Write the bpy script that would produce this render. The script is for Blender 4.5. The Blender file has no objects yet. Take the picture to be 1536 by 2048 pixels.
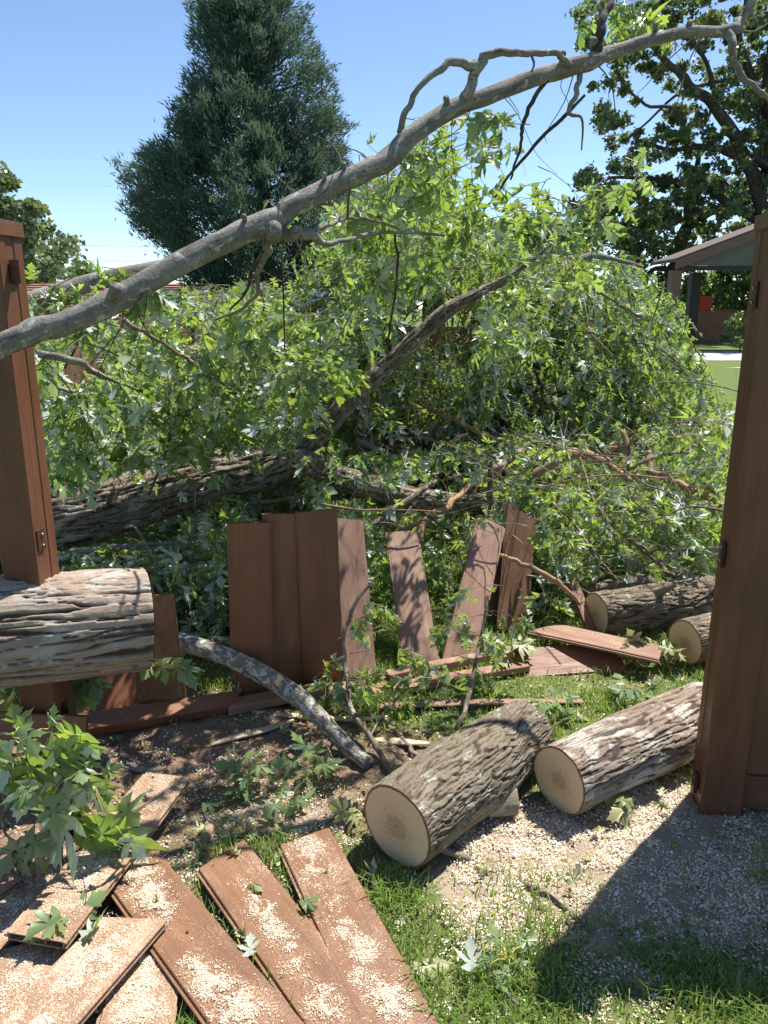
import bpy, math, random
import numpy as np
from mathutils import Vector, Matrix
R = math.radians
rng = np.random.default_rng(7)
random.seed(7)
scene = bpy.context.scene
COL = scene.collection

# ------------------------------------------------------------------ camera
CAM_H, PITCH, FPX = 1.6, R(15.0), 1538.0
cam_d = bpy.data.cameras.new('camera')
cam = bpy.data.objects.new('camera', cam_d)
COL.objects.link(cam)
cam.location = (0, 0, CAM_H)
cam.rotation_euler = (R(90) - PITCH, 0, 0)
cam_d.sensor_fit = 'VERTICAL'
cam_d.angle = 2 * math.atan(1024 / FPX)
cam_d.clip_start, cam_d.clip_end = 0.05, 2000
scene.camera = cam

# ------------------------------------------------------------------ sky, sun, exposure
SUN_EL, SUN_AZ = 62.0, 43.0          # degrees; azimuth measured from +Y towards +X
world = bpy.data.worlds.new('World'); scene.world = world; world.use_nodes = True
wt = world.node_tree
sky = wt.nodes.new('ShaderNodeTexSky'); sky.sky_type = 'NISHITA'; sky.sun_disc = False
sky.sun_elevation = R(SUN_EL); sky.sun_rotation = R(SUN_AZ)
sky.air_density, sky.dust_density, sky.ozone_density, sky.altitude = 1.0, 0.3, 2.4, 2500
bg = wt.nodes['Background']; bg.inputs[1].default_value = 0.102
wt.links.new(sky.outputs[0], bg.inputs[0])
sun_d = bpy.data.lights.new('sun', 'SUN'); sun = bpy.data.objects.new('sun', sun_d); COL.objects.link(sun)
sun_d.energy, sun_d.angle, sun_d.color = 5.0, R(0.53), (1.0, 0.95, 0.87)
_sd = Vector((math.sin(R(SUN_AZ)) * math.cos(R(SUN_EL)), math.cos(R(SUN_AZ)) * math.cos(R(SUN_EL)), math.sin(R(SUN_EL))))
sun.rotation_euler = _sd.to_track_quat('Z', 'Y').to_euler()
sun.location = (4, 4, 8)
vs = scene.view_settings
scene.display_settings.display_device = 'sRGB'
vs.view_transform = 'Standard'; vs.look = 'None'; vs.gamma = 1.0; vs.use_curve_mapping = False
vs.exposure = 0.98
scene.cycles.max_bounces = 8; scene.cycles.transparent_max_bounces = 8
scene.cycles.diffuse_bounces = 4; scene.cycles.transmission_bounces = 4
scene.cycles.use_denoising = True

# ------------------------------------------------------------------ helpers: places
def ray(px, py):
    r = (px - 768) / FPX; u = (1024 - py) / FPX
    return np.array([r, math.cos(PITCH) + u * math.sin(PITCH), -math.sin(PITCH) + u * math.cos(PITCH)])
def PY(px, py, Y):
    d = ray(px, py); return np.array([0, 0, CAM_H]) + d * (Y / d[1])
def PZ(px, py, z=0.0):
    d = ray(px, py); return np.array([0, 0, CAM_H]) + d * ((z - CAM_H) / d[2])
def zc(p):
    return p[1] * math.cos(PITCH) + (CAM_H - p[2]) * math.sin(PITCH)
def pix(P):
    P = np.asarray(P); c = P[..., 1] * math.cos(PITCH) + (CAM_H - P[..., 2]) * math.sin(PITCH)
    u = P[..., 1] * math.sin(PITCH) - (CAM_H - P[..., 2]) * math.cos(PITCH)
    return 768 + FPX * P[..., 0] / c, 1024 - FPX * u / c

# ------------------------------------------------------------------ helpers: noise
def _h(ix, iy, iz, s=0):
    with np.errstate(over='ignore'):
        n = (ix.astype(np.int64) * 374761393 + iy.astype(np.int64) * 668265263 + iz.astype(np.int64) * 2147483647 + s * 1274126177)
        n = (n ^ (n >> 13)) * 1274126177
        n = n ^ (n >> 16)
    return (n & 0xFFFFFF).astype(np.float64) / 0xFFFFFF
def vn(x, y, z=0.0, s=0):
    x, y, z = np.broadcast_arrays(np.asarray(x, float), np.asarray(y, float), np.asarray(z, float))
    ix, iy, iz = np.floor(x), np.floor(y), np.floor(z)
    fx, fy, fz = x - ix, y - iy, z - iz
    fx, fy, fz = (f * f * (3 - 2 * f) for f in (fx, fy, fz))
    o = 0
    for a in (0, 1):
        for b in (0, 1):
            for c in (0, 1):
                w = (fx if a else 1 - fx) * (fy if b else 1 - fy) * (fz if c else 1 - fz)
                o = o + w * _h(ix + a, iy + b, iz + c, s)
    return o * 2 - 1
def fbm(x, y, z=0.0, o=4, s=0):
    t, a, f = 0, 0.5, 1.0
    for k in range(o):
        t = t + a * vn(np.asarray(x) * f, np.asarray(y) * f, np.asarray(z) * f, s + k); a *= .5; f *= 2.03
    return t
def sstep(a, b, x):
    t = np.clip((x - a) / (b - a), 0, 1); return t * t * (3 - 2 * t)

# ------------------------------------------------------------------ helpers: objects
def mk(name, V, F, mat=None, parent=None, attrs=None, smooth=False):
    me = bpy.data.meshes.new(name)
    V = np.asarray(V, np.float32)
    Fs = [np.asarray(f, np.int32) for f in (F if isinstance(F, list) else [F]) if len(f)]
    me.vertices.add(len(V)); me.vertices.foreach_set('co', V.ravel())
    tot = np.concatenate([np.full(len(f), f.shape[1], np.int32) for f in Fs])
    idx = np.concatenate([f.ravel() for f in Fs])
    st = np.concatenate([[0], np.cumsum(tot)[:-1]]).astype(np.int32)
    me.loops.add(len(idx)); me.loops.foreach_set('vertex_index', idx)
    me.polygons.add(len(tot)); me.polygons.foreach_set('loop_start', st); me.polygons.foreach_set('loop_total', tot)
    if smooth: me.polygons.foreach_set('use_smooth', np.ones(len(tot), bool))
    for k, a in (attrs or {}).items():
        a = np.asarray(a, np.float32)
        if a.ndim == 1:
            at = me.attributes.new(k, 'FLOAT', 'POINT'); at.data.foreach_set('value', a)
        else:
            at = me.attributes.new(k, 'FLOAT_VECTOR', 'POINT'); at.data.foreach_set('vector', a.ravel())
    me.update(calc_edges=True); me.validate()
    if mat: me.materials.append(mat)
    o = bpy.data.objects.new(name, me); COL.objects.link(o)
    if parent: o.parent = parent
    return o
def inst(name, me, M, parent=None):
    o = bpy.data.objects.new(name, me); COL.objects.link(o)
    if parent: o.parent = parent
    o.matrix_local = M
    return o
def tag(o, label=None, cat=None, group=None, kind=None):
    if label: o['label'] = label
    if cat: o['category'] = cat
    if group: o['group'] = group
    if kind: o['kind'] = kind
    return o
def thing(name, label, cat, group=None):
    o = bpy.data.objects.new(name, None); COL.objects.link(o); o.empty_display_size = .1
    return tag(o, label, cat, group)
class MB:                       # collects boxes into one part
    def __init__(s): s.V = []; s.F = []; s.n = 0
    def add(s, V, F): s.V.append(np.asarray(V, float)); s.F += [[i + s.n for i in f] for f in F]; s.n += len(V)
    def box(s, c, h, M=None):
        V = np.array([[x, y, z] for x in (-1, 1) for y in (-1, 1) for z in (-1, 1)]) * np.array(h)
        if M is not None: V = V @ np.asarray(M).T
        s.add(V + np.array(c), [[0, 1, 3, 2], [4, 6, 7, 5], [0, 4, 5, 1], [2, 3, 7, 6], [0, 2, 6, 4], [1, 5, 7, 3]]); return s
    def build(s, name, mat, parent=None, attrs=None, bevel=0):
        V = np.concatenate(s.V); me = bpy.data.meshes.new(name); me.from_pydata(V.tolist(), [], s.F); me.update()
        if mat: me.materials.append(mat)
        o = bpy.data.objects.new(name, me); COL.objects.link(o)
        if parent: o.parent = parent
        if bevel:
            b = o.modifiers.new('bevel', 'BEVEL'); b.width = bevel; b.segments = 2; b.limit_method = 'ANGLE'
        return o

# ------------------------------------------------------------------ helpers: materials
class Mat:
    def __init__(s, name, rough=.7, spec=.3):
        s.m = bpy.data.materials.new(name); s.m.use_nodes = True; s.t = s.m.node_tree
        s.b = s.t.nodes['Principled BSDF']; s.out = s.t.nodes['Material Output']
        s.b.inputs['Roughness'].default_value = rough; s.b.inputs['Specular IOR Level'].default_value = spec
    def n(s, typ, **kw):
        x = s.t.nodes.new(typ)
        for k, v in kw.items(): setattr(x, k, v)
        return x
    def l(s, a, b): s.t.links.new(a, b)
    def attr(s, name):
        a = s.n('ShaderNodeAttribute'); a.attribute_name = name; return a
    def mapc(s, vec, scale, loc=None):
        m = s.n('ShaderNodeMapping'); m.inputs['Scale'].default_value = scale
        s.l(vec, m.inputs['Vector'])
        if loc is not None: s.l(loc, m.inputs['Location'])
        return m.outputs[0]
    def noise(s, vec, scale, detail=5, rough=.55, dist=0):
        x = s.n('ShaderNodeTexNoise'); x.inputs['Scale'].default_value = scale; x.inputs['Detail'].default_value = detail
        x.inputs['Roughness'].default_value = rough; x.inputs['Distortion'].default_value = dist
        if vec is not None: s.l(vec, x.inputs['Vector'])
        return x.outputs[0]
    def ramp(s, fac, stops):
        x = s.n('ShaderNodeValToRGB'); e = x.color_ramp.elements
        while len(e) < len(stops): e.new(.5)
        for el, (p, c) in zip(e, stops): el.position = p; el.color = (c if hasattr(c, '__len__') else (c, c, c)) [:3] + (1,) if hasattr(c, '__len__') else (c, c, c, 1)
        s.l(fac, x.inputs[0]); return x.outputs[0]
    def mix(s, fac, a, b, mode='MIX'):
        x = s.n('ShaderNodeMix'); x.data_type = 'RGBA'; x.blend_type = mode
        for sock, v in ((x.inputs[0], fac), (x.inputs[6], a), (x.inputs[7], b)):
            if hasattr(v, 'links') or hasattr(v, 'is_linked'): s.l(v, sock)
            elif hasattr(v, '__len__'): sock.default_value = tuple(v) + (1,)
            else: sock.default_value = v
        return x.outputs[2]
    def math(s, op, a, b=None):
        x = s.n('ShaderNodeMath'); x.operation = op
        for i, v in enumerate((a, b)):
            if v is None: continue
            if hasattr(v, 'is_linked'): s.l(v, x.inputs[i])
            else: x.inputs[i].default_value = v
        return x.outputs[0]
    def color(s, c):
        if hasattr(c, 'is_linked'): s.l(c, s.b.inputs['Base Color'])
        else: s.b.inputs['Base Color'].default_value = tuple(c) + (1,)
        return s
    def bump(s, h, strength=.3, dist=.01):
        x = s.n('ShaderNodeBump'); x.inputs['Strength'].default_value = strength; x.inputs['Distance'].default_value = dist
        s.l(h, x.inputs['Height']); s.l(x.outputs[0], s.b.inputs['Normal']); return s

def m_leaf(name, up, up2, under, trans, tf=.42, pet=(.42, .40, .10), rough=.42):
    M = Mat(name, rough, .45)
    a = M.attr('tint'); sep = M.n('ShaderNodeSeparateXYZ'); M.l(a.outputs['Vector'], sep.inputs[0])
    g = M.n('ShaderNodeNewGeometry')
    top = M.mix(sep.outputs[0], up, up2)
    c = M.mix(g.outputs['Backfacing'], top, under)
    c = M.mix(sep.outputs[1], c, pet)
    M.color(c)
    tr = M.n('ShaderNodeBsdfTranslucent')
    tc = M.mix(sep.outputs[0], trans, tuple(min(1, v * k) for v, k in zip(trans, (1.5, 1.25, 1.1))))
    M.l(M.mix(sep.outputs[1], tc, pet), tr.inputs[0])
    ms = M.n('ShaderNodeMixShader'); ms.inputs[0].default_value = tf
    M.l(M.b.outputs[0], ms.inputs[1]); M.l(tr.outputs[0], ms.inputs[2]); M.l(ms.outputs[0], M.out.inputs[0])
    return M.m
MAPLE = m_leaf('maple_leaf', (.115, .185, .09), (.225, .30, .145), (.60, .65, .58), (.28, .45, .055), .44, rough=.35)
WILT = m_leaf('wilted_leaf', (.22, .26, .10), (.34, .34, .16), (.42, .42, .27), (.3, .33, .1), .3)
OAKLEAF = m_leaf('oak_leaf', (.062, .10, .045), (.11, .15, .07), (.15, .18, .12), (.17, .25, .06), .33)
TREELEAF = m_leaf('tree_leaf', (.06, .12, .035), (.10, .17, .05), (.11, .16, .08), (.16, .27, .04), .35)
CEDAR = m_leaf('cedar_spray', (.046, .100, .082), (.105, .170, .125), (.08, .135, .105), (.10, .17, .10), .28, rough=.6)
GRASS = m_leaf('grass_blade', (.12, .20, .04), (.28, .33, .09), (.15, .24, .06), (.32, .48, .07), .42, pet=(.40, .34, .15))

def m_bark(name, c1, c2, patch, pamt, crack=(.05, .032, .022), sc=1.0, pscale=14, bump=.6, rough=.85, moss=None, ring=0):
    M = Mat(name, rough, .2)
    v = M.attr('bc').outputs['Vector']; cr = M.attr('crack').outputs['Fac']
    rnd = M.n('ShaderNodeObjectInfo').outputs['Random']
    v2 = M.mapc(v, (1, 1, .22), rnd); v3 = M.mapc(v, (1, 1, .6), rnd)
    f = M.noise(v2, 26 * sc, 8, .65)
    c = M.mix(M.ramp(f, [(.3, 0.0), (.72, 1.0)]), c1, c2)
    fine = M.noise(v3, 150 * sc, 4, .7)
    c = M.mix(.35, c, M.ramp(fine, [(.3, .35), (.7, 1.0)]), 'MULTIPLY')
    pm = M.noise(v3, pscale, 7, .68, .6)
    c = M.mix(M.ramp(pm, [(.72 - pamt * .5 - .03, 0.0), (.72 - pamt * .5 + .03, 1.0)]), c, patch)
    if moss:
        mm = M.noise(M.mapc(v3, (1, 1, 1)), pscale * .45, 6, .7)
        c = M.mix(M.ramp(mm, [(.52, 0.0), (.66, .7)]), c, moss)
    if ring:
        rg = M.noise(M.mapc(v, (1, 1, 9), rnd), 26, 5, .6); c = M.mix(ring, c, M.ramp(rg, [(.36, .42), (.56, 1.0)]), 'MULTIPLY')
        sp_ = M.noise(v, 70, 3, .6); c = M.mix(M.ramp(sp_, [(.62, 0.0), (.68, .7)]), c, tuple(x * .5 for x in c1))
    c = M.mix(cr, c, crack)
    M.color(c)
    M.bump(M.math('ADD', M.math('MULTIPLY', f, .8), M.math('MULTIPLY', fine, .35)), bump, .012)
    return M.m
BARK_LOG = m_bark('furrowed_bark', (.12, .09, .062), (.29, .24, .175), (.36, .36, .30), .24, moss=(.19, .19, .12), sc=1.4, pscale=24)
BARK_PALE = m_bark('peeling_bark', (.17, .12, .085), (.36, .29, .225), (.43, .385, .33), .34, pscale=9)
BARK_BIG = m_bark('plated_bark', (.26, .19, .14), (.47, .375, .30), (.37, .345, .29), .30, crack=(.04, .022, .015), pscale=8)
BARK_TRUNK = m_bark('trunk_bark', (.13, .095, .068), (.33, .27, .215), (.36, .32, .27), .34, pscale=10)
BARK_LIMB = m_bark('smooth_bark', ring=.5, c1=(.12, .10, .08), c2=(.40, .37, .33), patch=(.46, .45, .40), pamt=.24, sc=1.1, pscale=34, bump=.8) if True else m_bark('smooth_bark', (.095, .073, .055), (.31, .27, .225), (.40, .385, .31), .28, sc=1.1, pscale=30, bump=.8)
BARK_PEEL = m_bark('peeled_wood', (.33, .18, .09), (.50, .32, .18), (.24, .18, .13), .36, sc=.8, bump=.3)
BARK_TWIG = m_bark('twig_bark', (.12, .09, .065), (.28, .225, .175), (.36, .32, .27), .32, bump=.4, sc=2.0, pscale=40)
BARK_LICH = m_bark('lichen_bark', (.13, .105, .08), (.27, .23, .175), (.45, .47, .42), .38, pscale=48, bump=1.0, moss=(.30, .27, .12))
BARK_DARK = m_bark('dark_bark', (.045, .036, .030), (.085, .07, .06), (.11, .10, .085), .3, bump=.4)

def m_cut():
    M = Mat('sawn_wood', .75, .2)
    v = M.attr('cf').outputs['Vector']; rnd = M.n('ShaderNodeObjectInfo').outputs['Random']
    warp = M.noise(M.mapc(v, (1, 1, 1), rnd), 2.2, 4, .5)
    ln = M.n('ShaderNodeVectorMath'); ln.operation = 'LENGTH'; M.l(v, ln.inputs[0])
    r = ln.outputs['Value']
    rw = M.math('ADD', r, M.math('MULTIPLY', M.math('SUBTRACT', warp, .5), .26))
    s = M.math('SINE', M.math('MULTIPLY', rw, 88.0))
    base = M.ramp(rw, [(0.0, (.30, .17, .085)), (.07, (.45, .29, .16)), (.24, (.47, .29, .15)), (.33, (.69, .47, .26)), (.9, (.74, .52, .30))])
    c = M.mix(M.math('MULTIPLY', M.math('ADD', s, 1.0), .13), base, (.30, .19, .10))
    st = M.noise(M.mapc(v, (1.2, 26, 1), rnd), 3.0, 4, .6)
    c = M.mix(M.ramp(st, [(.42, 0.0), (.70, .42)]), c, (.74, .57, .37))
    ck = M.noise(M.mapc(v, (22, 4, 1), rnd), 2.2, 3, .6)
    inring = M.ramp(rw, [(.28, 0.0), (.36, 1.0), (.46, 1.0), (.52, 0.0)])
    c = M.mix(M.math('MULTIPLY', inring, M.ramp(ck, [(.56, 0.0), (.62, .75)])), c, (.16, .09, .05))
    c = M.mix(M.ramp(r, [(.93, 0.0), (.955, 1.0)]), c, (.26, .12, .055))
    M.color(c); M.bump(st, .25, .003)
    return M.m
CUT = m_cut()

def m_plank(name, a, b, dust=0.0, rough=.5):
    M = Mat(name, rough, .4)
    v = M.attr('pc').outputs['Vector']; rnd = M.n('ShaderNodeObjectInfo').outputs['Random']
    off = M.n('ShaderNodeCombineXYZ'); M.l(M.math('MULTIPLY', rnd, 9.0), off.inputs[0]); M.l(M.math('MULTIPLY', rnd, 5.0), off.inputs[1])
    g = M.noise(M.mapc(v, (60, .9, 60), off.outputs[0]), 2.0, 6, .6, .5)
    g2 = M.noise(M.mapc(v, (5, 1.6, 5), off.outputs[0]), 2.0, 4, .6)
    c = M.mix(M.ramp(g, [(.28, 0.0), (.74, 1.0)]), a, b)
    c = M.mix(M.ramp(g2, [(.40, 0.0), (.70, .6)]), c, tuple(x * .55 for x in a))
    g3 = M.noise(M.mapc(v, (1, .35, 1), off.outputs[0]), 9.0, 5, .65)
    c = M.mix(M.ramp(g3, [(.58, 0.0), (.78, .12)]), c, tuple(min(1, x * 1.7 + .05) for x in b))
    c = M.mix(M.ramp(rnd, [(0.0, 0.0), (1.0, .35)]), c, tuple(x * .75 for x in a))
    if dust:
        sp = M.noise(v, 420, 2, .5); big = M.noise(M.mapc(v, (1, .5, 1), off.outputs[0]), 11, 4, .6)
        d = M.math('ADD', sp, M.math('MULTIPLY', M.math('SUBTRACT', big, .5), .55))
        c = M.mix(M.ramp(d, [(.60 - dust * .2, 0.0), (.70 - dust * .2, .85)]), c, (.50, .37, .25))
    sc = M.noise(M.mapc(v, (14, 1.2, 14), off.outputs[0]), 6, 3, .6)
    M.color(c); M.bump(M.math('ADD', g, M.math('MULTIPLY', sc, .4)), .16, .003)
    M.l(M.ramp(sc, [(.3, rough - .12), (.7, rough + .14)]), M.b.inputs['Roughness'])
    return M.m
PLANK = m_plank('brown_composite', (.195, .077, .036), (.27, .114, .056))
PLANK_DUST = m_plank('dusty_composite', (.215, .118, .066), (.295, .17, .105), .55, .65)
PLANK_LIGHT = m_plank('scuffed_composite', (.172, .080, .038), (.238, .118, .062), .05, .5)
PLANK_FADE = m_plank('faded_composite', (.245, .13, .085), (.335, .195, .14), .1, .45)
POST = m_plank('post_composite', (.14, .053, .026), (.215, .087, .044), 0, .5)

def m_plain(name, c, rough=.6, var=.25, sc=30, metal=0, spec=.3):
    M = Mat(name, rough, spec); tc = M.n('ShaderNodeTexCoord')
    f = M.noise(tc.outputs['Object'], sc, 5, .6)
    M.color(M.mix(M.ramp(f, [(.3, 0.0), (.7, 1.0)]), tuple(x * (1 - var) for x in c), tuple(min(1, x * (1 + var)) for x in c)))
    M.b.inputs['Metallic'].default_value = metal; M.bump(f, .15, .01)
    return M.m
METAL = m_plain('painted_bracket', (.10, .05, .035), .45, .35, 60, .3)
SCREW = m_plain('screw_steel', (.45, .40, .36), .35, .2, 80, .9)
SPLINT = m_plain('pale_splinter', (.55, .44, .29), .7, .2, 60)
CHIP = None
def m_chip():
    M = Mat('wood_chip', .85, .15)
    a = M.attr('tint').outputs['Vector']; sep = M.n('ShaderNodeSeparateXYZ'); M.l(a, sep.inputs[0])
    M.color(M.ramp(sep.outputs[0], [(0.0, (.34, .19, .10)), (.25, (.56, .40, .24)), (.6, (.76, .65, .49)), (1.0, (.86, .80, .69))]))
    return M.m
CHIP = m_chip()
def m_ground():
    M = Mat('soil_and_lawn', .95, .1)
    p = M.n('ShaderNodeNewGeometry').outputs['Position']
    dirt = M.attr('dirt').outputs['Fac']; saw = M.attr('saw').outputs['Fac']
    n1 = M.noise(p, 9, 8, .65); n2 = M.noise(p, 90, 5, .65); n3 = M.noise(p, 330, 3, .6)
    lawn = M.mix(M.ramp(n1, [(.35, 0.0), (.65, 1.0)]), (.07, .125, .026), (.14, .195, .05))
    lawn = M.mix(M.ramp(n2, [(.46, 0.0), (.70, .55)]), lawn, (.22, .165, .10))
    soil = M.mix(M.ramp(n2, [(.32, 0.0), (.68, 1.0)]), (.16, .103, .07), (.35, .24, .17))
    soil = M.mix(M.ramp(n3, [(.56, 0.0), (.68, .6)]), soil, (.38, .26, .17))
    c = M.mix(dirt, lawn, soil)
    sd = M.mix(M.ramp(n3, [(.3, 0.0), (.62, 1.0)]), (.21, .15, .102), (.56, .455, .335))
    sm = M.math('ADD', M.math('ADD', saw, M.math('MULTIPLY', M.math('SUBTRACT', n2, .5), 1.3)), M.math('MULTIPLY', M.math('SUBTRACT', n1, .5), 1.0))
    c = M.mix(M.ramp(sm, [(.52, 0.0), (.80, .9)]), c, sd)
    M.color(c); M.bump(M.math('ADD', n2, M.math('MULTIPLY', n3, .6)), .7, .02)
    return M.m
GROUND = m_ground()
LAWN = None

# ================================================================== ground
def blobs(x, y, L):
    o = np.ones_like(x)
    for b in L:
        p = PZ(b[0], b[1]); s = b[3] if len(b) > 3 else 1.0
        o = o * (1 - s * np.exp(-(((x - p[0]) ** 2 + (y - p[1]) ** 2) / b[2] ** 2)))
    return 1 - o
SAWB = [(1300, 1730, .26), (1450, 1690, .34), (1400, 1660, .2), (1180, 1700, .25, .92), (1010, 1690, .20, .85), (930, 1760, .15, .8), (1080, 1790, .18, .75), (1380, 1830, .22, .8),
        (1340, 1610, .18), (600, 1640, .18, .45), (520, 1560, .25, .4), (400, 1700, .2, .55), (880, 1960, .13, .5), (1230, 1360, .2, .45), (1130, 1390, .15, .35), (1250, 1960, .2, .4), (600, 1990, .16, .4), (470, 1960, .2, .6), (950, 1860, .15, .45), (700, 1630, .15, .4)]
DIRTB = [(450, 1520, .36), (600, 1490, .24), (300, 1490, .36), (690, 1560, .22), (180, 1580, .45), (640, 1600, .2, .8), (1000, 1650, .24, .7), (1150, 1670, .22, .6), (1300, 1690, .3, .5), (830, 1510, .14, .9),
         (0, 1500, .6), (200, 1900, .5, .7), (1450, 1690, .3, .6)]
def saw_m(x, y): return np.clip(blobs(x, y, SAWB) + .35 * fbm(x * 5, y * 5, 0, 3, 5) * (blobs(x, y, SAWB) > .12), 0, 1)
def dirt_m(x, y): return np.clip(blobs(x, y, DIRTB) + .3 * fbm(x * 4, y * 4, 0, 3, 9), 0, 1)
def gz(x, y):
    x, y = np.asarray(x, float), np.asarray(y, float)
    near = np.exp(-((x / 5.0) ** 4)) * np.exp(-(((y - 3) / 5.0) ** 4))
    d = blobs(x, y, DIRTB)
    return near * (.012 * fbm(x * 2.1, y * 2.1, 0, 3, 1) + (.010 + .022 * d) * fbm(x * 9, y * 9, 0, 4, 2) + .008 * d * np.abs(fbm(x * 30, y * 30, 0, 2, 3)))
def axis(lo, hi, step, far, grow=1.22):
    c = list(np.arange(lo, hi + step / 2, step)); s = step; v = hi
    while v < far: s *= grow; v += s; c.append(v)
    s = step; v = lo; f = []
    while v > -far: s *= grow; v -= s; f.append(v)
    return np.array(f[::-1] + c)
gx, gy = axis(-2.4, 2.4, .016, 420), axis(1.1, 4.2, .016, 420)
GX, GY = np.meshgrid(gx, gy); nX, nY = len(gx), len(gy)
V = np.stack([GX.ravel(), GY.ravel(), gz(GX, GY).ravel()], 1)
i = np.arange(nX - 1)[None, :] + nX * np.arange(nY - 1)[:, None]; i = i.ravel()
ground = mk('ground', V, np.stack([i, i + 1, i + 1 + nX, i + nX], 1), GROUND, None,
            {'dirt': dirt_m(GX.ravel(), GY.ravel()) * (np.abs(GX.ravel()) < 6) * (GY.ravel() < 9), 'saw': saw_m(GX.ravel(), GY.ravel())}, True)
tag(ground, kind='structure')

# ================================================================== tubes, logs, planks
def catmull(P, n):
    P = np.asarray(P, float)
    if len(P) == 2: t = np.linspace(0, 1, n)[:, None]; return P[0] * (1 - t) + P[1] * t
    Q = np.vstack([2 * P[0] - P[1], P, 2 * P[-1] - P[-2]])
    t = np.linspace(0, len(P) - 1 - 1e-9, n); k = t.astype(int); f = (t - k)[:, None]
    a, b, c, d = Q[k], Q[k + 1], Q[k + 2], Q[k + 3]
    return .5 * (2 * b + (c - a) * f + (2 * a - 5 * b + 4 * c - d) * f ** 2 + (3 * b - a - 3 * c + d) * f ** 3)
def frames(C):
    T = np.gradient(C, axis=0); T /= np.linalg.norm(T, axis=1)[:, None] + 1e-12
    up = np.array([0, 0, 1.0]) if abs(T[0][2]) < .9 else np.array([1.0, 0, 0])
    A = np.zeros_like(C); a = np.cross(up, T[0]); a /= np.linalg.norm(a)
    for k in range(len(C)):
        a = a - T[k] * a.dot(T[k]); a /= np.linalg.norm(a); A[k] = a
    return T, A, np.cross(T, A)
def tube_geo(P, rad, ns, nu, lump=.06, seed=0, bark=None, bumps=(), jit=0):
    C = catmull(P, ns)
    rr = np.interp(np.linspace(0, 1, ns), np.linspace(0, 1, len(rad)), rad)
    if jit:
        kk = np.arange(ns) * (.55 if ns < 40 else .10 if nu == 48 else .25); C = C + (rr * jit)[:, None] * np.stack([vn(kk, seed + .5, q * 7.3, seed) for q in range(3)], 1) * np.minimum(1, np.arange(ns) / 3.0)[:, None]
    T, A, B = frames(C)
    s = np.concatenate([[0], np.cumsum(np.linalg.norm(np.diff(C, axis=0), axis=1))])
    th = np.linspace(0, 2 * np.pi, nu, endpoint=False)
    S, TH = np.meshgrid(s, th, indexing='ij'); RR = rr[:, None] * np.ones_like(TH)
    cx, sx = np.cos(TH), np.sin(TH); rm = max(rr.mean(), 1e-4)
    D = RR * (1 + lump * fbm(cx * 1.3 + seed, sx * 1.3, S / rm * .45, 3, seed))
    D = D * (1 + lump * .35 * fbm(cx * 3.1, sx * 3.1, S / rm * 1.9, 3, seed + 7))
    crack = np.zeros_like(D)
    for (s0, t0, am, ss, st) in bumps:
        dt = (TH - t0 + np.pi) % (2 * np.pi) - np.pi
        D = D + am * np.exp(-((S - s0) / ss) ** 2 - (dt / st) ** 2)
    if bark:
        ncell, clen, depth = bark[:3]; rgh = bark[3] if len(bark) > 3 else .5
        u = TH / (2 * np.pi) * ncell
        u = u + .75 * vn(cx * 2.2, sx * 2.2, S / clen * 1.3, seed + 20) + .34 * vn(cx * 8, sx * 8, S / clen * 4, seed + 21) + .07 * vn(cx * 20, sx * 20, S / clen * 11, seed + 23)
        w = S / clen + .8 * vn(cx * 3, sx * 3, 4 + S * 2, seed + 22)
        iu, iw = np.floor(u), np.floor(w)
        F1 = np.full_like(u, 9.); F2 = np.full_like(u, 9.); hid = np.zeros_like(u); side = np.zeros_like(u)
        for a in (-1, 0, 1):
            for b in (-1, 0, 1):
                ju, jw = iu + a, iw + b; wu = np.mod(ju, ncell)
                ou, ow = _h(wu, jw, 0 * ju, seed + 31), _h(wu, jw, 0 * ju, seed + 32)
                du, dw = u - (ju + .15 + .7 * ou), w - (jw + ow)
                dd = np.sqrt(du ** 2 + (dw * .45) ** 2)
                nw = dd < F1
                F2 = np.where(nw, F1, np.minimum(F2, dd)); hid = np.where(nw, _h(wu, jw, 0 * ju, seed + 33), hid); side = np.where(nw, du, side)
                F1 = np.where(nw, dd, F1)
        e = F2 - F1; Lt = s[-1]; depth = depth * (1 - .75 * np.exp(-S / .010) - .75 * np.exp(-(Lt - S) / .010))
        e = e + .045 * fbm(cx * rm * 90, sx * rm * 90, S * 40, 2, seed + 39)
        wd = .03 + .10 * sstep(-.2, .5, vn(cx * 4, sx * 4, S / clen * 2.5, seed + 38))
        pl = sstep(0, 1, np.clip((e - .03) / wd, 0, 1))
        rough = fbm(cx * rm * 55, sx * rm * 55, S * 24, 4, seed + 40); fib = vn(cx * rm * 210, sx * rm * 210, S * 18, seed + 41)
        D = D + depth * (pl * (.8 + .6 * hid + .8 * side) - .9) + depth * (rgh * rough + .12 * fib)
        crack = (1 - pl) * .9
    V = C[:, None, :] + D[..., None] * (cx[..., None] * A[:, None, :] + sx[..., None] * B[:, None, :])
    bc = np.stack([cx * rm, sx * rm, S], -1)
    k = np.arange(ns - 1)[:, None] * nu; j = np.arange(nu)[None, :]; j2 = (j + 1) % nu
    F = np.stack([k + j, k + j2, k + nu + j2, k + nu + j], -1).reshape(-1, 4)
    return V, F, bc.reshape(-1, 3), crack.ravel(), C, T, A, B
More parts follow.
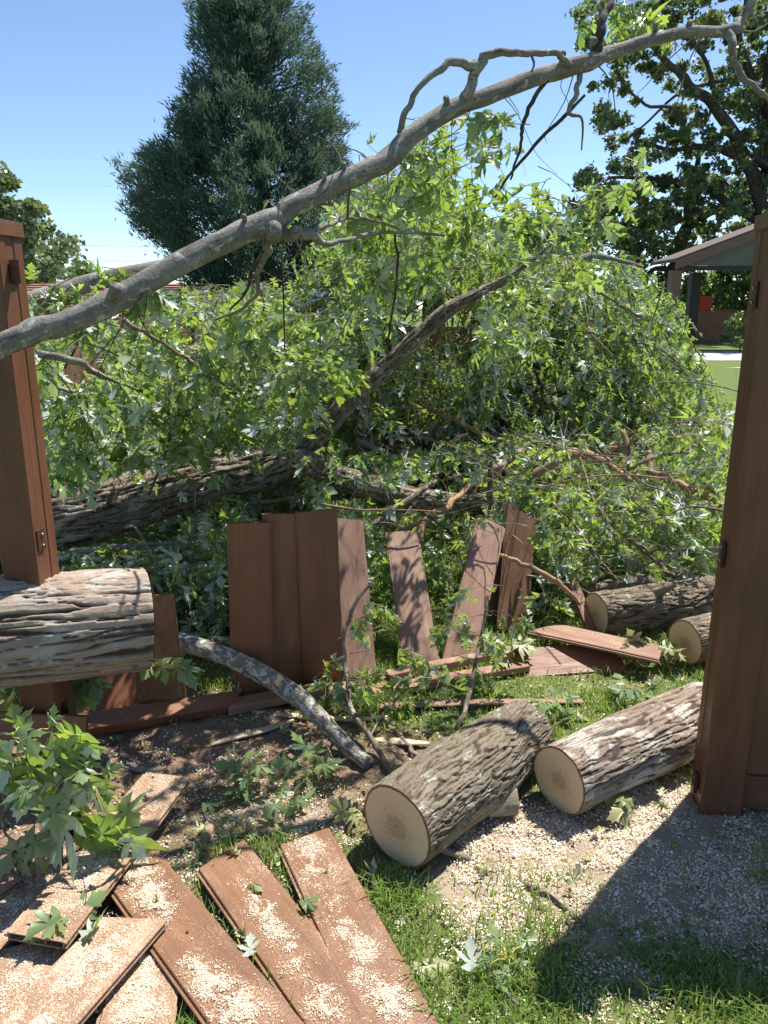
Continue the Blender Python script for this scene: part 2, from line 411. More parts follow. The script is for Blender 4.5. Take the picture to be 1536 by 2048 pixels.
def tube(name, P, rad, mat, parent=None, nu=10, ns=None, lump=.08, seed=0, bark=None, bumps=(), caps=True, jag=0):
    P = np.asarray(P, float); L = np.linalg.norm(np.diff(P, axis=0), axis=1).sum()
    ns = ns or int(max(6, min(120, L / max(.012, np.mean(rad) * .9))))
    V, F, bc, cr, C, T, A, B = tube_geo(P, rad, ns, nu, lump, seed, bark, bumps, .9 if (nu <= 14 and L / np.mean(rad) > 12 and lump > .05) else .5 if nu == 48 else 0)
    if jag:
        V[-1] += T[-1] * (jag * (rng.random((nu, 1)) - .2)); V[-2] += T[-1] * (jag * .4 * (rng.random((nu, 1)) - .2))
    G = V.reshape(-1, 3); Fs = [F]
    if caps:
        G = np.vstack([G, C[0], C[-1] - T[-1] * jag * .5]); n = len(G); bc = np.vstack([bc, bc[:1] * 0, bc[-1:] * 0]); cr = np.concatenate([cr, [0, 0]])
        j = np.arange(nu); j2 = (j + 1) % nu; o = (ns - 1) * nu
        Fs.append(np.concatenate([np.stack([j2, j, np.full(nu, n - 2)], 1), np.stack([o + j, o + j2, np.full(nu, n - 1)], 1)]))
    return mk(name, G, Fs, mat, parent, {'bc': bc, 'crack': cr}, True)
def pxtube(name, pts, mat, parent=None, **kw):       # pts: (px, py, Y, thickness in photo pixels)
    P = [PY(a, b, c) for a, b, c, d in pts]; r = [max(.0018, d * .5 * zc(p) / FPX) for (a, b, c, d), p in zip(pts, P)]
    return tube(name, P, r, mat, parent, **kw)

def make_log(name, label, P, rad, mat, seed, ns=190, nu=250, bark=(26, .11, .010), bumps=(), stubs=(), endcut=(True, True), group='sawn log sections on the ground', lump=.06):
    t = thing(name, label, 'log', group)
    V, F, bc, cr, C, T, A, B = tube_geo(P, rad, ns, nu, lump, seed, bark, bumps)
    mk('bark', V.reshape(-1, 3), F, mat, t, {'bc': bc, 'crack': cr}, True)
    for e, use in zip((0, -1), endcut):
        ring = V[e]; c = ring.mean(0); nrm = -T[0] if e == 0 else T[-1]
        fr = np.linspace(1, 0, 14)[:-1]; nr = len(fr)
        W = c + (ring - c)[None] * fr[:, None, None] * .998 + nrm * .0015
        W += nrm * (.0012 * vn(W[..., 0] * 90, W[..., 2] * 220, 0, seed))[..., None]
        a_, b_ = A[e], B[e]; rm = np.linalg.norm(ring - c, axis=1).mean()
        loc = np.stack([((W - c) @ a_) / rm, ((W - c) @ b_) / rm, 0 * W[..., 0]], -1)
        # keep radial coordinate true to the outline
        rl = np.linalg.norm(loc, axis=-1, keepdims=True); loc = loc / np.maximum(rl, 1e-6) * fr[:, None, None]
        G = np.vstack([W.reshape(-1, 3), c + nrm * .0015]); lc = np.vstack([loc.reshape(-1, 3), [[0, 0, 0]]])
        k = np.arange(nr - 1)[:, None] * nu; j = np.arange(nu)[None]; j2 = (j + 1) % nu
        Q = np.stack([k + j, k + nu + j, k + nu + j2, k + j2], -1).reshape(-1, 4)
        j = np.arange(nu); Tn = np.stack([(nr - 1) * nu + j, np.full(nu, len(G) - 1), (nr - 1) * nu + (j + 1) % nu], 1)
        if e == -1: Q = Q[:, ::-1]; Tn = Tn[:, ::-1]
        mk('cut_face', G, [Q, Tn], CUT, t, {'cf': lc}, True)
    for (p, r) in stubs:
        tube('branch_stub', p, r, mat, t, nu=18, ns=16, lump=.2, seed=seed + 3)
    return t

BW, BT = .155, .022
FOOT = []          # ground covered by boards: no grass grows through them
def free_of_boards(x, y, pad=.004):
    k = np.ones(len(x), bool)
    for p, d, L, w in FOOT:
        dx, dy = x - p[0], y - p[1]; t = dx * d[0] + dy * d[1]; u = -dx * d[1] + dy * d[0]; k &= ~((t > -pad) & (t < L + pad) & (np.abs(u) < w / 2 + pad))
    return k
def board_geo(w, th, L, skew0=0.0, skew1=0.0, rib=True, warp=0.0, seed=0):
    xs = [-w / 2, -w / 2 + .003, -w / 6 - .0015, -w / 6 + .0015, w / 6 - .0015, w / 6 + .0015, w / 2 - .003, w / 2]
    zs = [-th / 2, -th / 2 + .003, th / 2 - .003, th / 2]
    V, F = [], []
    def v(x, y, z): V.append((x, y, z)); return len(V) - 1
    ny = 9
    def yy(x, k):
        f = k / (ny - 1); return f * L + (1 - f) * skew0 * x / w + f * skew1 * x / w
    def wz(x, k): f = k / (ny - 1); return warp * (math.sin(f * 3.1 + seed) * .5 + (f - .5) * x / w)
    # outer shell with chamfered long edges
    b = .0022
    prof = [(-w / 2 + b, -th / 2), (w / 2 - b, -th / 2), (w / 2, -th / 2 + b), (w / 2, th / 2 - b), (w / 2 - b, th / 2), (-w / 2 + b, th / 2), (-w / 2, th / 2 - b), (-w / 2, -th / 2 + b)]
    g = [[v(x, yy(x, k), z + wz(x, k)) for x, z in prof] for k in range(ny)]
    for k in range(ny - 1):
        for j in range(8): F.append((g[k][j], g[k][(j + 1) % 8], g[k + 1][(j + 1) % 8], g[k + 1][j]))
    for k in (0, ny - 1):
        for a in range(7):
            for c in range(3):
                if c == 1 and a % 2 == 1: continue
                q = [v(x, yy(x, k), z + wz(x, k)) for x, z in ((xs[a], zs[c]), (xs[a + 1], zs[c]), (xs[a + 1], zs[c + 1]), (xs[a], zs[c + 1]))]
                F.append(tuple(q) if k == 0 else tuple(q[::-1]))
        dk = 1 if k == 0 else -1
        for a in (1, 3, 5):
            q0 = [(xs[a], zs[1]), (xs[a + 1], zs[1]), (xs[a + 1], zs[2]), (xs[a], zs[2])]
            o = [v(x, yy(x, k), z + wz(x, k)) for x, z in q0]; n = [v(x, yy(x, k) + dk * .10, z + wz(x, k)) for x, z in q0]
            for j in range(4): F.append((o[j], n[j], n[(j + 1) % 4], o[(j + 1) % 4]))
            F.append(tuple(n))
    if rib:                                           # tongue on one edge, lip of the groove on the other
        for sx, (z0, z1), wd in ((1, (-.004, .004), .009), (-1, (.004, .009), .007), (-1, (-.009, -.004), .007)):
            x0, x1 = sx * (w / 2 - .0005), sx * (w / 2 + wd)
            for k in range(ny - 1):
                p = [[v(x, yy(x, kk), z + wz(x, kk)) for x, z in ((x0, z0), (x1, z0), (x1, z1), (x0, z1))] for kk in (k, k + 1)]
                for j in range(4):
                    f = (p[0][j], p[0][(j + 1) % 4], p[1][(j + 1) % 4], p[1][j]); F.append(f if sx > 0 else f[::-1])
                if k == 0: F.append(tuple(p[0][::-1]))
                if k == ny - 2: F.append(tuple(p[1]))
    return np.array(V), F
def basis(p0, p1, up):
    y = (p1 - p0) / np.linalg.norm(p1 - p0); z = np.asarray(up, float); z = z - y * z.dot(y); z /= np.linalg.norm(z)
    return np.stack([np.cross(y, z), y, z], 1)
def board(name, p0, p1, up, mat, label=None, cat='fence board', group=None, parent=None, w=BW, th=BT, sk=(0, 0), rib=True, warp=0, seed=0, top=None):
    """p0, p1: centre-line ends of the underside; up: the way the broad face looks"""
    p0, p1 = np.asarray(p0, float), np.asarray(p1, float); L = np.linalg.norm(p1 - p0); Mx = basis(p0, p1, up)
    V, F = board_geo(w, th, L, sk[0], sk[1], rib, warp, seed)
    W = (V + [0, 0, th / 2]) @ Mx.T + p0
    me = bpy.data.meshes.new(name); me.from_pydata(W.tolist(), [], F); me.update()
    at = me.attributes.new('pc', 'FLOAT_VECTOR', 'POINT'); at.data.foreach_set('vector', V.astype(np.float32).ravel())
    me.materials.append(mat)
    o = bpy.data.objects.new(name, me); COL.objects.link(o)
    if parent: o.parent = parent
    if label: tag(o, label, cat, group)
    o_info = (p0, Mx, L, w, th)
    if abs(Mx[2, 1]) < .3 and not parent: FOOT.append((p0[:2], Mx[:2, 1] / np.linalg.norm(Mx[:2, 1]), L, w))
    return o, o_info
def chips_on(o, info, n, blobsl, seed, size=(.0005, .0019), cover=.2):
    """sawdust lying on a board: blobsl (t along, u across, radius m, strength)"""
    p0, Mx, L, w, th = info; g = np.random.default_rng(seed)
    n = int(n * 5.5); m = n * 6; u = g.uniform(-w / 2 + .004, w / 2 - .004, m); y = g.uniform(.003, L - .003, m)
    d = np.full(m, cover)
    for (t, uu, r, s) in blobsl: d = np.maximum(d, s * np.exp(-(((y - t * L) / (r * 1.5)) ** 2 + ((u - uu * w) / r) ** 2)))
    d = d ** 1.3 * (.15 + 1.1 * sstep(-.2, .3, fbm(u * 38, y * 38, seed * 3.1, 4, seed)))
    k = g.random(m) < d; u, y, d = u[k][:n], y[k][:n], d[k][:n]
    V, F, tn = flakes(np.stack([u, y, np.full(len(u), th)], 1), g, size, d * .006)
    return mk_child(o, 'sawdust', V @ Mx.T + p0, F, tn)
def flakes(C, g, size, lift):
    n = len(C); a = size[0] + (size[1] - size[0]) * g.random(n) ** 3.5; b = a * g.uniform(.35, .9, n); an = g.uniform(0, 6.28, n)
    ti, tj = g.normal(0, .35, n), g.normal(0, .35, n)
    ex = np.stack([np.cos(an), np.sin(an), ti], 1) * a[:, None]; ey = np.stack([-np.sin(an), np.cos(an), tj], 1) * b[:, None]
    z = np.zeros((n, 3)); z[:, 2] = .0012 + g.random(n) * lift + np.abs(ti) * a + np.abs(tj) * b
    c = C + z
    V = np.stack([c - ex - ey, c + ex - ey * .7, c + ex * .8 + ey, c - ex * .9 + ey * .8], 1).reshape(-1, 3)
    i = np.arange(n)[:, None] * 4 + np.arange(4)[None]
    tn = np.zeros((n, 3)); tn[:, 0] = np.clip(g.normal(.62, .25, n), 0, 1)
    return V, i, np.repeat(tn, 4, 0)
def mk_child(o, name, V, F, tn):
    c = mk(name, V, F, CHIP, o, {'tint': tn}); c['kind'] = 'stuff'; return c

# ================================================================== leaves
def leaf_proto(full=True):
    if full:
        h = [(.07, -.04), (.19, .0), (.33, .02), (.20, .12), (.11, .16), (.25, .27), (.36, .31), (.50, .50), (.34, .46), (.30, .52), (.20, .40), (.075, .34), (.11, .50), (.17, .60), (.26, .66), (.15, .70), (.16, .80), (.07, .84)]
    else:
        h = [(.32, .03), (.10, .17), (.48, .49), (.08, .36), (.22, .68)]
    out = [(0, 0)] + h + [(0, 1.0)] + [(-x, y) for x, y in h[::-1]]
    P = np.array([(0, .33)] + out); n = len(out)
    z = -.85 * np.abs(P[:, 0]) ** 1.4 - .28 * P[:, 1] ** 2 + .06 * np.sin(P[:, 0] * 11 + P[:, 1] * 8) + .10 * np.abs(P[:, 0]) * (P[:, 1] > .6)
    V = np.column_stack([P, z])
    k = np.arange(n); F = np.stack([np.zeros(n, int), 1 + (k + 1) % n, 1 + k], 1)[:, ::-1]
    # orient so that +z is the upper side
    a = np.cross(V[F[0, 1]] - V[F[0, 0]], V[F[0, 2]] - V[F[0, 0]])
    if a[2] < 0: F = F[:, ::-1]
    return V, F
LV1, LF1 = leaf_proto(True); LV0, LF0 = leaf_proto(False)
def leaves_mesh(O, D, Nn, S, hi=True, tint=None, curl=None):
    V0, F0 = (LV1, LF1) if hi else (LV0, LF0)
    n = len(O); X = np.cross(D, Nn)
    c = np.ones(n) if curl is None else curl
    sxw = rng.uniform(.62, 1.1, n); bend = rng.normal(.10, .28, n); tw = rng.normal(0, .45, n)
    Z = V0[None, :, 2] * c[:, None] - bend[:, None] * V0[None, :, 1] ** 2 + tw[:, None] * V0[None, :, 0] * V0[None, :, 1]
    W = O[:, None] + S[:, None, None] * (V0[None, :, :1] * sxw[:, None, None] * X[:, None] + V0[None, :, 1:2] * D[:, None] + Z[..., None] * Nn[:, None])
    F = F0[None] + (np.arange(n) * len(V0))[:, None, None]
    t = np.zeros((n, len(V0), 3)); t[..., 0] = (rng.random(n) if tint is None else tint)[:, None]
    return W.reshape(-1, 3), F.reshape(-1, 3), t.reshape(-1, 3)
def nrm(a): return a / (np.linalg.norm(a, axis=-1, keepdims=True) + 1e-9)
class Fol:
    """collects leaves, their stalks and thin twigs of one crown"""
    def __init__(s): s.O = []; s.D = []; s.N = []; s.S = []; s.pet = []; s.tw = []
    def twig(s, p, d, L, nl, size, droop=.5, rad=.0022, spread=.07, hang=.75, g=rng, line=True):
        d = d / np.linalg.norm(d); n = 5; t = np.linspace(0, 1, n)[:, None]
        C = p + d * L * t + np.array([0, 0, -droop * L]) * t ** 2
        if line: s.tw.append((C, rad))
        tt = np.clip(g.beta(2.2, 1.0, nl), 0, .999); k = (tt * (n - 1)).astype(int); f = (tt * (n - 1) - k)[:, None]
        B = C[k] * (1 - f) + C[k + 1] * f
        a = g.uniform(0, 6.283, nl); out = np.stack([np.cos(a), np.sin(a), g.uniform(-.6, .5, nl)], 1) + d * .5
        o = B + nrm(out) * (spread * g.uniform(.4, 1.2, nl))[:, None]; o[:, 2] -= spread * g.uniform(0, .5, nl)
        com = g.normal(0, .5, 3); D = nrm(out * [1, 1, .4] * (1 - hang) * .8 + (np.array([0, 0, -1.0]) + com * .55) * hang * g.uniform(.6, 1.2, nl)[:, None] + g.normal(0, .22, (nl, 3)))
        face = g.normal(0, 1, 3) * [1, 1, .3] + [0, 0, .8]; up = nrm(out * .45 + face + g.normal(0, .35, (nl, 3))); up = np.where((g.random(nl) < (.78 if g.random() < .35 else .12))[:, None], -up, up)
        N = nrm(up - D * (up * D).sum(1, keepdims=True))
        s.O.append(o); s.D.append(D); s.N.append(N); s.S.append(size * np.clip(g.normal(1, .32, nl), .35, 1.7)); s.pet.append(np.stack([B, o], 1))
    def arrays(s): return np.concatenate(s.O), np.concatenate(s.D), np.concatenate(s.N), np.concatenate(s.S), np.concatenate(s.pet)
def petiole_mesh(pet, w=.0012):
    a, b = pet[:, 0], pet[:, 1]; n = len(a); d = nrm(b - a); s = nrm(np.cross(d, np.array([.3, 1, .2]))) * w; q = nrm(np.cross(d, s)) * w
    V = np.stack([a + s, a - s * .5 + q, a - s * .5 - q, b + s, b - s * .5 + q, b - s * .5 - q], 1).reshape(-1, 3)
    i = np.arange(n)[:, None] * 6
    F = np.concatenate([i + np.array([[0, 1, 4, 3]]), i + np.array([[1, 2, 5, 4]]), i + np.array([[2, 0, 3, 5]])])
    t = np.zeros((len(V), 3)); t[:, 1] = 1; return V, F, t
def twig_mesh(name, tw, mat, parent):
    Vs, Fs, bc, n = [], [], [], 0
    for C, r in tw:
        m = len(C); T, A, B = frames(C); rr = np.linspace(r, r * .45, m)[:, None]
        ring = [C + rr * (math.cos(x) * A + math.sin(x) * B) for x in (0, 2.094, 4.189)]
        V = np.stack(ring, 1).reshape(-1, 3); Vs.append(V); bc.append(V)
        k = np.arange(m - 1)[:, None] * 3; j = np.arange(3)[None]
        Fs.append((np.stack([k + j, k + (j + 1) % 3, k + 3 + (j + 1) % 3, k + 3 + j], -1).reshape(-1, 4)) + n); n += len(V)
    o = mk(name, np.concatenate(Vs), np.concatenate(Fs), mat, parent, {'bc': np.concatenate(bc), 'crack': np.zeros(n)}); o['kind'] = 'stuff'; return o
_lp = {}
def leaf_obj_mesh(k, mat):
    key = (k, mat.name)
    if key not in _lp:
        V = LV1.copy(); g = np.random.default_rng(k); V[:, 2] *= g.uniform(.25, .85); V[:, 0] *= g.uniform(.85, 1.1); V[:, 2] += .08 * g.uniform(-1, 1) * V[:, 0]
        V[:, 2] += -g.normal(.08, .25) * V[:, 1] ** 2 + g.normal(0, .4) * V[:, 0] * V[:, 1]; t = np.zeros((len(V), 3)); t[:, 0] = g.random()
        o = mk('leaf', V, LF1, mat, None, {'tint': t}, True); _lp[key] = o.data; bpy.data.objects.remove(o)
    return _lp[key]
def leaf_inst(parent, o, d, n, s, k, mat=None, name='leaf'):
    d = nrm(np.asarray(d, float)); n = nrm(n - d * np.dot(n, d)); x = np.cross(d, n)
    M = Matrix(((x[0] * s, d[0] * s, n[0] * s, o[0]), (x[1] * s, d[1] * s, n[1] * s, o[1]), (x[2] * s, d[2] * s, n[2] * s, o[2]), (0, 0, 0, 1)))
    return inst(name, leaf_obj_mesh(k % 14, mat or MAPLE), M, parent)
CLEAR = []          # (polygon in view, nearer than Y, share of leaves left out): the trunk, boards and logs stand free of leaves
def clear_mask(O):
    px, py = pix(O); drop = np.zeros(len(O), bool)
    for poly, Ymax, pr in CLEAR:
        P = np.asarray(poly, float); ins = np.zeros(len(O), bool); j = len(P) - 1
        for i in range(len(P)):
            c = ((P[i][1] > py) != (P[j][1] > py)) & (px < (P[j][0] - P[i][0]) * (py - P[i][1]) / (P[j][1] - P[i][1] + 1e-9) + P[i][0]); ins ^= c; j = i
        drop |= ins & (O[:, 1] < Ymax) & (rng.random(len(O)) < pr)
    return ~drop
SUNPTS = []         # (point, radius, share): gaps in the crown through which the sun reaches trunk, limbs and boards
def sun_mask(O):
    sd = np.array(_sd); drop = np.zeros(len(O), bool)
    for p, r, pr in SUNPTS:
        v = O - p; t = v @ sd; q = np.linalg.norm(v - t[:, None] * sd, axis=1); drop |= (t > 0) & (q < r) & (rng.random(len(O)) < pr)
    return ~drop
def build_fol(fol, parent, mat, n_single=0, hi_dist=5.4, pets=True, twigmat=None, clear=True):
    O, D, N, S, pet = fol.arrays()
    km = O[:, 2] > .02
    if clear: km &= clear_mask(O + D * S[:, None] * .5) & clear_mask(O) & sun_mask(O)
    O, D, N, S, pet = O[km], D[km], N[km], S[km], pet[km]
    if fol.tw and clear:
        tm = clear_mask(np.array([c[2] for c, r in fol.tw])); fol.tw = [t for t, k in zip(fol.tw, tm) if k]
    dist = np.linalg.norm(O - [0, 0, CAM_H], axis=1); px, py = pix(O)
    vis = (px > -20) & (px < 1556) & (py > -20) & (py < 2068)
    keep = np.ones(len(O), bool)
    if n_single:
        order = np.argsort(np.where(vis, dist / S, 1e9))[:n_single]
        for q, k in enumerate(order): leaf_inst(parent, O[k], D[k], N[k], S[k], int(rng.integers(14)), mat)
        keep[order] = False
    Vs, Fs, Ts, n = [], [], [], 0
    for sel, hi in ((keep & (dist < hi_dist), True), (keep & (dist >= hi_dist), False)):
        if not sel.any(): continue
        V, F, T = leaves_mesh(O[sel], D[sel], N[sel], S[sel], hi, None, rng.uniform(.4, 2.0, sel.sum())); Vs.append(V); Fs.append(F + n); Ts.append(T); n += len(V)
    if pets:
        sel = dist < 7; V, F, T = petiole_mesh(pet[sel]); Vs.append(V); Ts.append(T); F4 = F + n
    o = mk('foliage', np.concatenate(Vs), [np.concatenate(Fs)] + ([F4] if pets else []), mat, parent, {'tint': np.concatenate(Ts)}, True); o['kind'] = 'stuff'
    if fol.tw and twigmat: twig_mesh('twig_tangle', fol.tw, twigmat, parent)
    return o
def in_poly(x, y, P):
    P = np.asarray(P, float); c = False; j = len(P) - 1
    for i in range(len(P)):
        if ((P[i][1] > y) != (P[j][1] > y)) and (x < (P[j][0] - P[i][0]) * (y - P[i][1]) / (P[j][1] - P[i][1]) + P[i][0]): c = not c
        j = i
    return c
def fill(fol, poly, Y0, Y1, n, L=(.25, .5), nl=(7, 13), size=.105, zmin=.05, skip=(), up=.25, droop=.5, hang=.75, spread=.07):
    P = np.asarray(poly); x0, y0 = P.min(0); x1, y1 = P.max(0); c = 0; tries = 0
    while c < n and tries < n * 30:
        tries += 1
        x, y = random.uniform(x0, x1), random.uniform(y0, y1)
        if not in_poly(x, y, poly): continue
        if any(a < x < b and e < y < f and random.random() < q for a, b, e, f, q in skip): continue
        p = PY(x, y, random.uniform(Y0, Y1))
        if p[2] < zmin: continue
        a = random.uniform(0, 6.283); d = np.array([math.cos(a), math.sin(a), random.uniform(-.5, .6) + up])
        l = random.uniform(*L)
        fol.twig(p - d * l * .5, d, l, random.randint(*nl), size, droop, hang=hang, spread=spread); c += 1

# ================================================================== far setting
def far_lawn_strip(name, pts, mat, z):
    V = np.array([(p[0], p[1], z) for p in pts]); me = bpy.data.meshes.new(name); me.from_pydata(V.tolist(), [], [list(range(len(V)))]); me.update()
    me.materials.append(mat); o = bpy.data.objects.new(name, me); COL.objects.link(o); return tag(o, kind='structure')
CONC = m_plain('concrete', (.34, .33, .32), .85, .15, 3)
far_lawn_strip('driveway', [(9.4, 23.6), (40, 23.0), (40, 28.5), (9.0, 28.6)], CONC, .012)
far_lawn_strip('path', [(9.0, 20.6), (9.6, 20.9), (30, 17.2), (30, 15.8)], CONC, .016)

def fence_run(name, label, a, b, h, pw, mat, group=None, posts=2.4, base=0.0):
    t = thing(name, label, 'fence', group); a, b = np.array(a, float), np.array(b, float); L = np.linalg.norm(b - a); e = (b - a) / L; ang = math.atan2(e[1], e[0])
    bm = MB().box((0, 0, h / 2 - .02), (pw / 2 - .003, .011, h / 2 - .05)); proto = bm.build('picket', mat); me = proto.data; bpy.data.objects.remove(proto)
    at = me.attributes.new('pc', 'FLOAT_VECTOR', 'POINT'); co = np.zeros(len(me.vertices) * 3, np.float32); me.vertices.foreach_get('co', co); co = co.reshape(-1, 3)[:, [0, 2, 1]]; at.data.foreach_set('vector', co.ravel())
    k = 0
    while (k + .5) * pw < L:
        p = a + e * (k + .5) * pw
        inst('picket', me, Matrix.Translation((p[0], p[1], base)) @ Matrix.Rotation(ang, 4, 'Z') @ Matrix.Translation((0, (k % 2) * .004, 0)), t); k += 1
    Mr = Matrix.Rotation(ang, 3, 'Z')
    for z, s in ((h - .03, .035), (.05, .04)):
        c = (a + b) / 2; MB().box((c[0], c[1], base + z), (L / 2, .03, s), Mr).build('rail', POST, t)
    np_ = max(1, int(round(L / posts)))
    for q in range(np_ + 1):
        p = a + e * L * q / np_; MB().box((p[0], p[1], base + h / 2 + .03), (.064, .064, h / 2 + .05), Mr).box((p[0], p[1], base + h + .09), (.072, .072, .015), Mr).build('post', POST, t)
    return t
fence_run('board_fence', 'far brown picket fence behind the open shelter across the lawn', (11.5, 36.2), (34, 35.0), 1.42, .15, PLANK)
fence_run('board_fence', 'brown picket fence glimpsed through leaves behind the left post', (-4.1, 7.6), (-2.3, 14.2), 1.42, .15, PLANK_LIGHT)

def loft(V, F, name, mat, parent, bevel=0):
    me = bpy.data.meshes.new(name); me.from_pydata([tuple(map(float, v)) for v in V], [], F); me.update(); me.materials.append(mat)
    o = bpy.data.objects.new(name, me); COL.objects.link(o); o.parent = parent; return o
SHINGLE = m_plain('brown_roofing', (.24, .12, .085), .8, .2, 6)
SHROOF = m_plain('grey_brown_roofing', (.115, .085, .07), .8, .15, 6)
FASCIA = m_plain('brown_fascia', (.14, .085, .062), .6, .15, 5)
SOFFIT = m_plain('grey_green_soffit', (.10, .11, .09), .8, .1, 3)
DARKW = m_plain('dark_post_paint', (.035, .03, .028), .6, .2, 8)
# open shelter on the right
sh = thing('open_shelter', 'open brown shelter with sloping roof and posts beyond the right post', 'shelter')
e0 = PY(1350, 524, 29.0); zE = e0[2]; sl = .37; xr = e0[0] + 6.5; zr = zE + 6.5 * sl
def slab(x0, z0, x1, z1, y0, y1, th): return [(x0, y0, z0), (x1, y0, z1), (x1, y1, z1), (x0, y1, z0), (x0, y0, z0 + th), (x1, y0, z1 + th), (x1, y1, z1 + th), (x0, y1, z0 + th)]
BF = [(0, 3, 2, 1), (4, 5, 6, 7), (0, 1, 5, 4), (1, 2, 6, 5), (2, 3, 7, 6), (3, 0, 4, 7)]
rf = loft(slab(e0[0], zE, xr, zr, 29.0, 31.6, .12), BF, 'roof', SHROOF, sh)
loft(slab(xr + .002, zr, xr + 6.5, zE, 29.0, 31.6, .12), BF, 'roof', SHROOF, sh)
loft(slab(e0[0] + .02, zE - .26, xr, zr - .26, 28.93, 28.99, .30), BF, 'rake_board', FASCIA, sh)
loft([(e0[0] + .55, 29.1, zE - .12), (xr, 29.1, zE - .12), (xr, 29.1, zr - .14), (e0[0] + .55, 29.1, zE + .02), (e0[0] + .55, 29.16, zE - .12), (xr, 29.16, zE - .12), (xr, 29.16, zr - .14), (e0[0] + .55, 29.16, zE + .02)],
     [(0, 1, 2, 3), (7, 6, 5, 4), (0, 4, 5, 1), (1, 5, 6, 2), (2, 6, 7, 3), (3, 7, 4, 0)], 'gable_panel', SOFFIT, sh)
MB().box((e0[0] + 5, 29.3, zE - .2), (4.6, .09, .08)).build('beam', DARKW, sh)
for px_, Y_, m_, s_ in ((1352, 29.3, FASCIA, .19), (1393, 31.3, DARKW, .19)):
    b_ = PY(px_, 530, Y_); MB().box((b_[0], Y_, (zE - .28) / 2), (s_, s_, (zE - .28) / 2)).build('post', m_, sh)
for x_ in (e0[0] + 6.4, e0[0] + 12): MB().box((x_, 31.2, 1.6), (.12, .12, 1.6)).build('post', DARKW, sh)
# red box beyond the fence
RED = m_plain('red_paint', (.62, .05, .03), .45, .08, 4)
rb = thing('red_skip', 'red painted metal box showing over the far fence', 'container')
p = PY(1403, 612, 42); MB().box((p[0], 42, 1.05), (.34, .5, 1.06)).build('body', RED, rb, bevel=.03)
MB().box((p[0], 42, 2.13), (.37, .53, .02)).build('rim', DARKW, rb)
# brown roofed house and a white building on the left
hs = thing('low_house', 'low brown roofed house at left behind the limb', 'house')
hx0, hx1 = -9.6, -4.2
for q in range(9):
    f0, f1 = q / 9, (q + 1) / 9
    y0, y1, z0, z1 = 18 + 4 * f0, 18 + 4 * f1 + .05, 1.55 + .62 * f0, 1.55 + .62 * f1
    loft([(hx0, y0, z0), (hx1, y0, z0), (hx1, y1, z1 - .01), (hx0, y1, z1 - .01), (hx0, y0, z0 + .05), (hx1, y0, z0 + .05), (hx1, y1, z1 + .02), (hx0, y1, z1 + .02)], BF, 'roof_course', SHINGLE, hs)
WALLB = m_plain('house_wall', (.26, .16, .11), .8, .1, 4)
MB().box(((hx0 + hx1) / 2, 20.6, .76), ((hx1 - hx0) / 2 - .3, 2.2, .76)).build('wall', WALLB, hs)
WHITE = m_plain('white_paint', (.75, .75, .74), .6, .04, 3)
wb = thing('white_building', 'small white building edge behind the brown roofed house', 'building')
MB().box((-13.0, 34, .95), (2.6, 2.4, .95)).build('wall', WHITE, wb)
loft([(-15.8, 31.3, 1.9), (-10.2, 31.3, 1.9), (-10.2, 36.7, 1.9), (-15.8, 36.7, 1.9), (-15.8, 34, 2.22), (-10.2, 34, 2.22)], [(0, 1, 5, 4), (2, 3, 4, 5), (1, 2, 5), (3, 0, 4), (0, 3, 2, 1)], 'roof', WHITE, wb)
# small brown cabin seen through the leaves
cb = thing('garden_cabin', 'small brown gabled cabin glimpsed through leaves behind the dark limb', 'cabin')
cx_, cy_ = .95, 13.0
MB().box((cx_, cy_ + .6, .62), (.75, .6, .62)).build('wall', PLANK, cb)
for x_ in (-.85, -.05, .85): MB().box((cx_ + x_, cy_ - .75, .72), (.05, .05, .72)).build('post', PLANK_LIGHT, cb)
for s_ in (-1, 1):
    loft([(cx_, cy_ - 1, 1.93), (cx_ + s_ * 1.15, cy_ - 1, 1.42), (cx_ + s_ * 1.15, cy_ + 1.4, 1.42), (cx_, cy_ + 1.4, 1.93), (cx_, cy_ - 1, 1.99), (cx_ + s_ * 1.15, cy_ - 1, 1.48), (cx_ + s_ * 1.15, cy_ + 1.4, 1.48), (cx_, cy_ + 1.4, 1.99)],
         [f if s_ > 0 else f[::-1] for f in BF], 'roof', SHINGLE, cb)
    loft([(cx_, cy_ - 1.05, 1.84), (cx_ + s_ * 1.17, cy_ - 1.05, 1.33), (cx_ + s_ * 1.17, cy_ - 1.01, 1.33), (cx_, cy_ - 1.01, 1.84), (cx_, cy_ - 1.05, 1.98), (cx_ + s_ * 1.17, cy_ - 1.05, 1.47), (cx_ + s_ * 1.17, cy_ - 1.01, 1.47), (cx_, cy_ - 1.01, 1.98)],
         [f if s_ > 0 else f[::-1] for f in BF], 'rake_board', PLANK_LIGHT, cb)
MB().box((cx_, cy_ - .75, .5), (.9, .03, .04)).build('rail', PLANK_LIGHT, cb)

